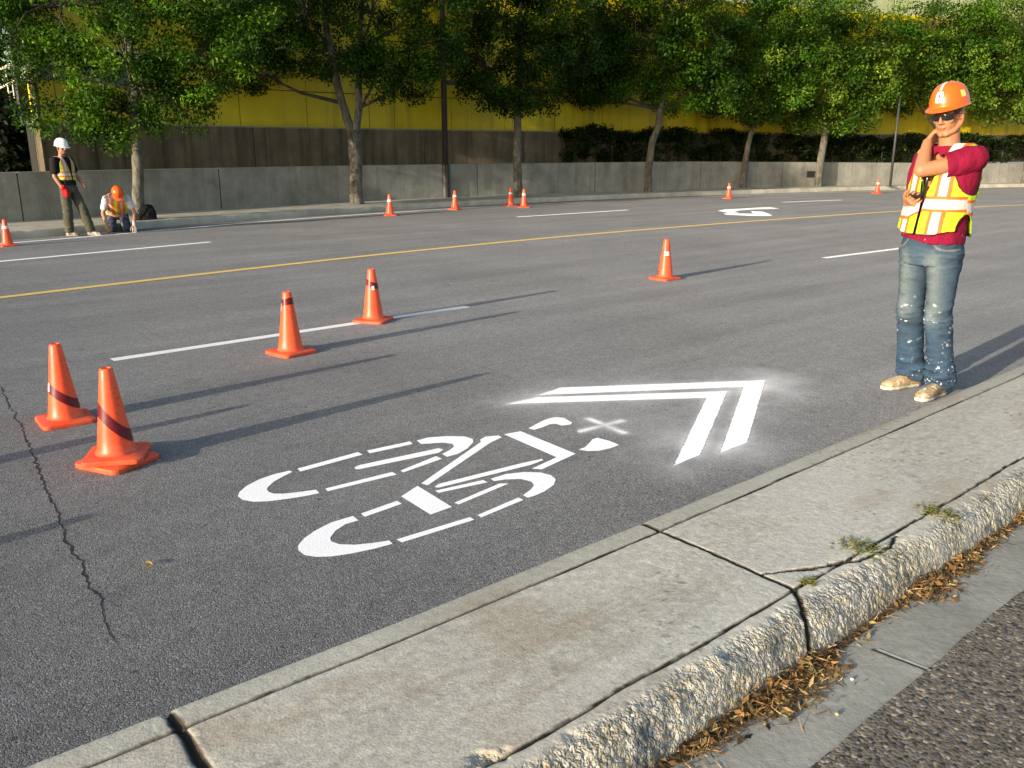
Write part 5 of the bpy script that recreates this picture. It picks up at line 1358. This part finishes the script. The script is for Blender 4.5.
# ---- the worker kneeling to paint the kerb line
def far_kneeling():
    f = Vector((.42, -.90)); rz = math.atan2(f.y, f.x)-math.pi/2; p = G(120, 232); S_ = .90
    root = empty('person', (p.x, p.y, 0), rz, S_, label='worker in orange hard hat and hi-vis vest kneeling and leaning over the kerb line', cat='person')
    SK = (.40, .19, .11)
    pel, ch1, nk = Vector((.02, -.34, .36)), Vector((.0, -.06, .60)), Vector((-.02, .10, .70))
    up = (nk-pel).normalized(); xr = Vector((1, 0, 0)); yf = up.cross(xr)*-1
    def tr(grow=0, t1=1.0):
        rg = []
        for t, w_, d_ in ((0, .155, .115), (.25, .155, .112), (.5, .165, .115), (.75, .185, .115), (.92, .17, .10), (1.04, .08, .07)):
            if t <= t1+.05: rg.append((pel.lerp(nk, t) + yf*(-.04*math.sin(math.pi*min(1, t))), xr*(w_+grow), yf*(d_+grow)))
        return rg
    hc = Vector((-.03, .27, .745)); H = orient(Vector((-.10, .72, -.68)), Vector((0, .5, .8)))
    LS, LE, LW = Vector((-.20, .06, .66)), Vector((-.30, .16, .40)), Vector((-.27, .32, .15))
    RS, RE, RW_ = Vector((.18, .04, .66)), Vector((.27, .08, .38)), Vector((.22, .22, .16))
    hl, kl, al = Vector((-.09, -.32, .34)), Vector((-.14, .05, .09)), Vector((-.12, -.38, .08))
    hr, kr, ar = Vector((.12, -.32, .34)), Vector((.14, .03, .09)), Vector((.13, -.40, .08))
    b = Blob(); b.rings(tr(-.01), 24, 2.2); b.chain([(nk-up*.04, .058), (nk.lerp(hc, .5), .054), (hc-H@Vector((0, .0, .03)), .055)])
    head_shapes(b, H, hc)
    for (a, e, w_) in ((LS, LE, LW), (RS, RE, RW_)): b.chain([(a, .05), (a.lerp(e, .5), .046), (e, .038)]); b.chain([(e, .038), (e.lerp(w_, .35), .039), (w_, .028)])
    hand(b, LW, Vector((.05, .25, -1)), Vector((.4, -.8, 0)), Vector((1, .2, 0)), .5); hand(b, RW_, Vector((-.05, .25, -1)), Vector((-.4, -.8, 0)), Vector((-1, .2, 0)), .5)
    for (h, k, a) in ((hl, kl, al), (hr, kr, ar)): b.chain([(h, .07), (h.lerp(k, .5), .06), (k, .048), (k.lerp(a, .35), .046), (a, .035)])
    def skin(V):
        c = np.tile(np.array(SK), (len(V), 1)); c *= (1+.08*vnoise(V, 14, 5))[:, None]; return head_colour(V, c, H, hc, 1.0, SK, (.05, .03, .02))
    lim(root, 'body', b, .0065, skin, M['skin'])
    for (w_, d_, t_) in ((LW, Vector((.05, .25, -1)), Vector((1, .2, 0))), (RW_, Vector((-.05, .25, -1)), Vector((-1, .2, 0)))):
        b = Blob(); hand(b, w_, d_, Vector((0, -.8, 0)), t_, .5, 1.15); b.chain([(w_+Vector((0, -.01, .05)), .034), (w_, .032)])
        cc = [.48, .46, .40] if w_ is LW else [.45, .28, .14]
        lim(root, 'glove', b, .0065, lambda V: np.tile(cc, (len(V), 1))*(1+.2*vnoise(V, 20, 1))[:, None], M['cloth'])
    b = Blob(); b.rings(tr(.018), 28, 2.2)
    for (a, e) in ((LS, LE), (RS, RE)): b.chain([(a, .07), (a.lerp(e, .35), .072), (a.lerp(e, .6), .07)], 18)
    lim(root, 't_shirt', b, .010, lambda V: np.tile([.55, .56, .58], (len(V), 1))*(1+.12*vnoise(V, 9, 1))[:, None], M['cloth'], [(.006, 11, (1, 1, 1), 3)])
    b = Blob(); b.rings(tr(.042), 30, 2.2)
    def loc(V): q = V-np.array(pel); return q@np.array(xr), q@np.array(yf), q@np.array(up)
    Ln = (nk-pel).length
    def vc(V):
        x, y, z = loc(V); c = np.tile(np.array([.55, .75, .04]), (len(V), 1)); c *= (1+.12*vnoise(V, 10, 4))[:, None]; O2 = [.90, .17, .04]; S2 = [.62, .50, .40]
        for sx in (-1, 1): c = mixc(c, O2, sstep(.072, .065, np.abs(x-sx*.095))); c = mixc(c, S2, sstep(.020, .015, np.abs(x-sx*.10)))
        c = mixc(c, O2, sstep(.05, .044, np.abs(z-.16))); c = mixc(c, S2, sstep(.024, .018, np.abs(z-.16))); return c
    def vm(V):
        x, y, z = loc(V); dx = np.abs(x); arm = (dx > .14) & (np.abs(y) < .10) & (z > .25); return (z > .0) & ~arm & (z < Ln*1.02) & ~((dx < .05) & (y > 0) & (z > .25))
    lim(root, 'safety_vest', b, .008, vc, M['vest'], [(.006, 9, (1, 1, 1), 13)], vm, .003)
    b = Blob(); b.ell(pel, .165, .15, .14)
    for (h, k, a) in ((hl, kl, al), (hr, kr, ar)): b.chain([(h, .095), (h.lerp(k, .5), .088), (k, .082)], 20); b.chain([(k, .082), (k.lerp(a, .5), .078), (a, .07)], 20)
    V, F, N = b.out(.010, 2); V = wrinkle(V, N, .008, 9, (1, 1, 1.5), 3); V[:, 2] = np.maximum(V[:, 2], .003)
    col = np.tile(np.array([.045, .060, .095]), (len(V), 1)); col *= (1+.35*vnoise(V, 9, 2))[:, None]; col = mixc(col, [.35, .36, .38], sstep(.3, .5, vnoise(V, 22, 4))*.5)
    mesh('trousers', V, F, M['denim'], root, col=col, smooth=True)
    for (a, sx) in ((al, -1), (ar, 1)):
        b = Blob(); b.chain([(a+Vector((0, .02, 0)), .045), (a+Vector((0, -.05, .02)), .048), (a+Vector((0, -.10, -.02)), .04)]); b.chain([(a+Vector((0, -.09, .03)), .04), (a+Vector((0, -.13, -.02)), .04)])
        V, F, N = b.out(.008, 2); V[:, 2] = np.maximum(V[:, 2], .002); mesh('boot', V, F, M['boot'], root, col=np.tile([.09, .07, .05], (len(V), 1)), smooth=True)
    hard_hat(root, H, hc, 1.0, M['hat_orange'])
    return p
kp = far_kneeling()
# dark bag behind the kneeling worker
bp = G(146, 226.5); bag = empty('bag', (bp.x, bp.y, .0), R(20)); tag(bag, 'slumped black bag on the ground between the kneeling worker and the trunk', 'bag')
b = Blob(); b.rings([(Vector((0, 0, .01)), Vector((.19, 0, 0)), Vector((0, .13, 0))), (Vector((0, 0, .10)), Vector((.21, 0, 0)), Vector((0, .14, 0))), (Vector((.02, 0, .24)), Vector((.18, 0, 0)), Vector((0, .11, 0))), (Vector((.06, .0, .36)), Vector((.12, 0, 0)), Vector((0, .06, 0))), (Vector((.10, 0, .41)), Vector((.05, 0, 0)), Vector((0, .03, 0)))], 24, 2.6)
lim(bag, 'bag_body', b, .012, lambda V: np.tile([.010, .010, .011], (len(V), 1)), M['cloth'], [(.014, 8, (1, 1, 1), 3)])
m = MB(); m.tube([(-.08, -.12, .12), (-.10, -.16, .26), (-.02, -.12, .40), (.08, -.04, .42)], [.012]*4, 8); m.build('strap', M['black'], bag, True)
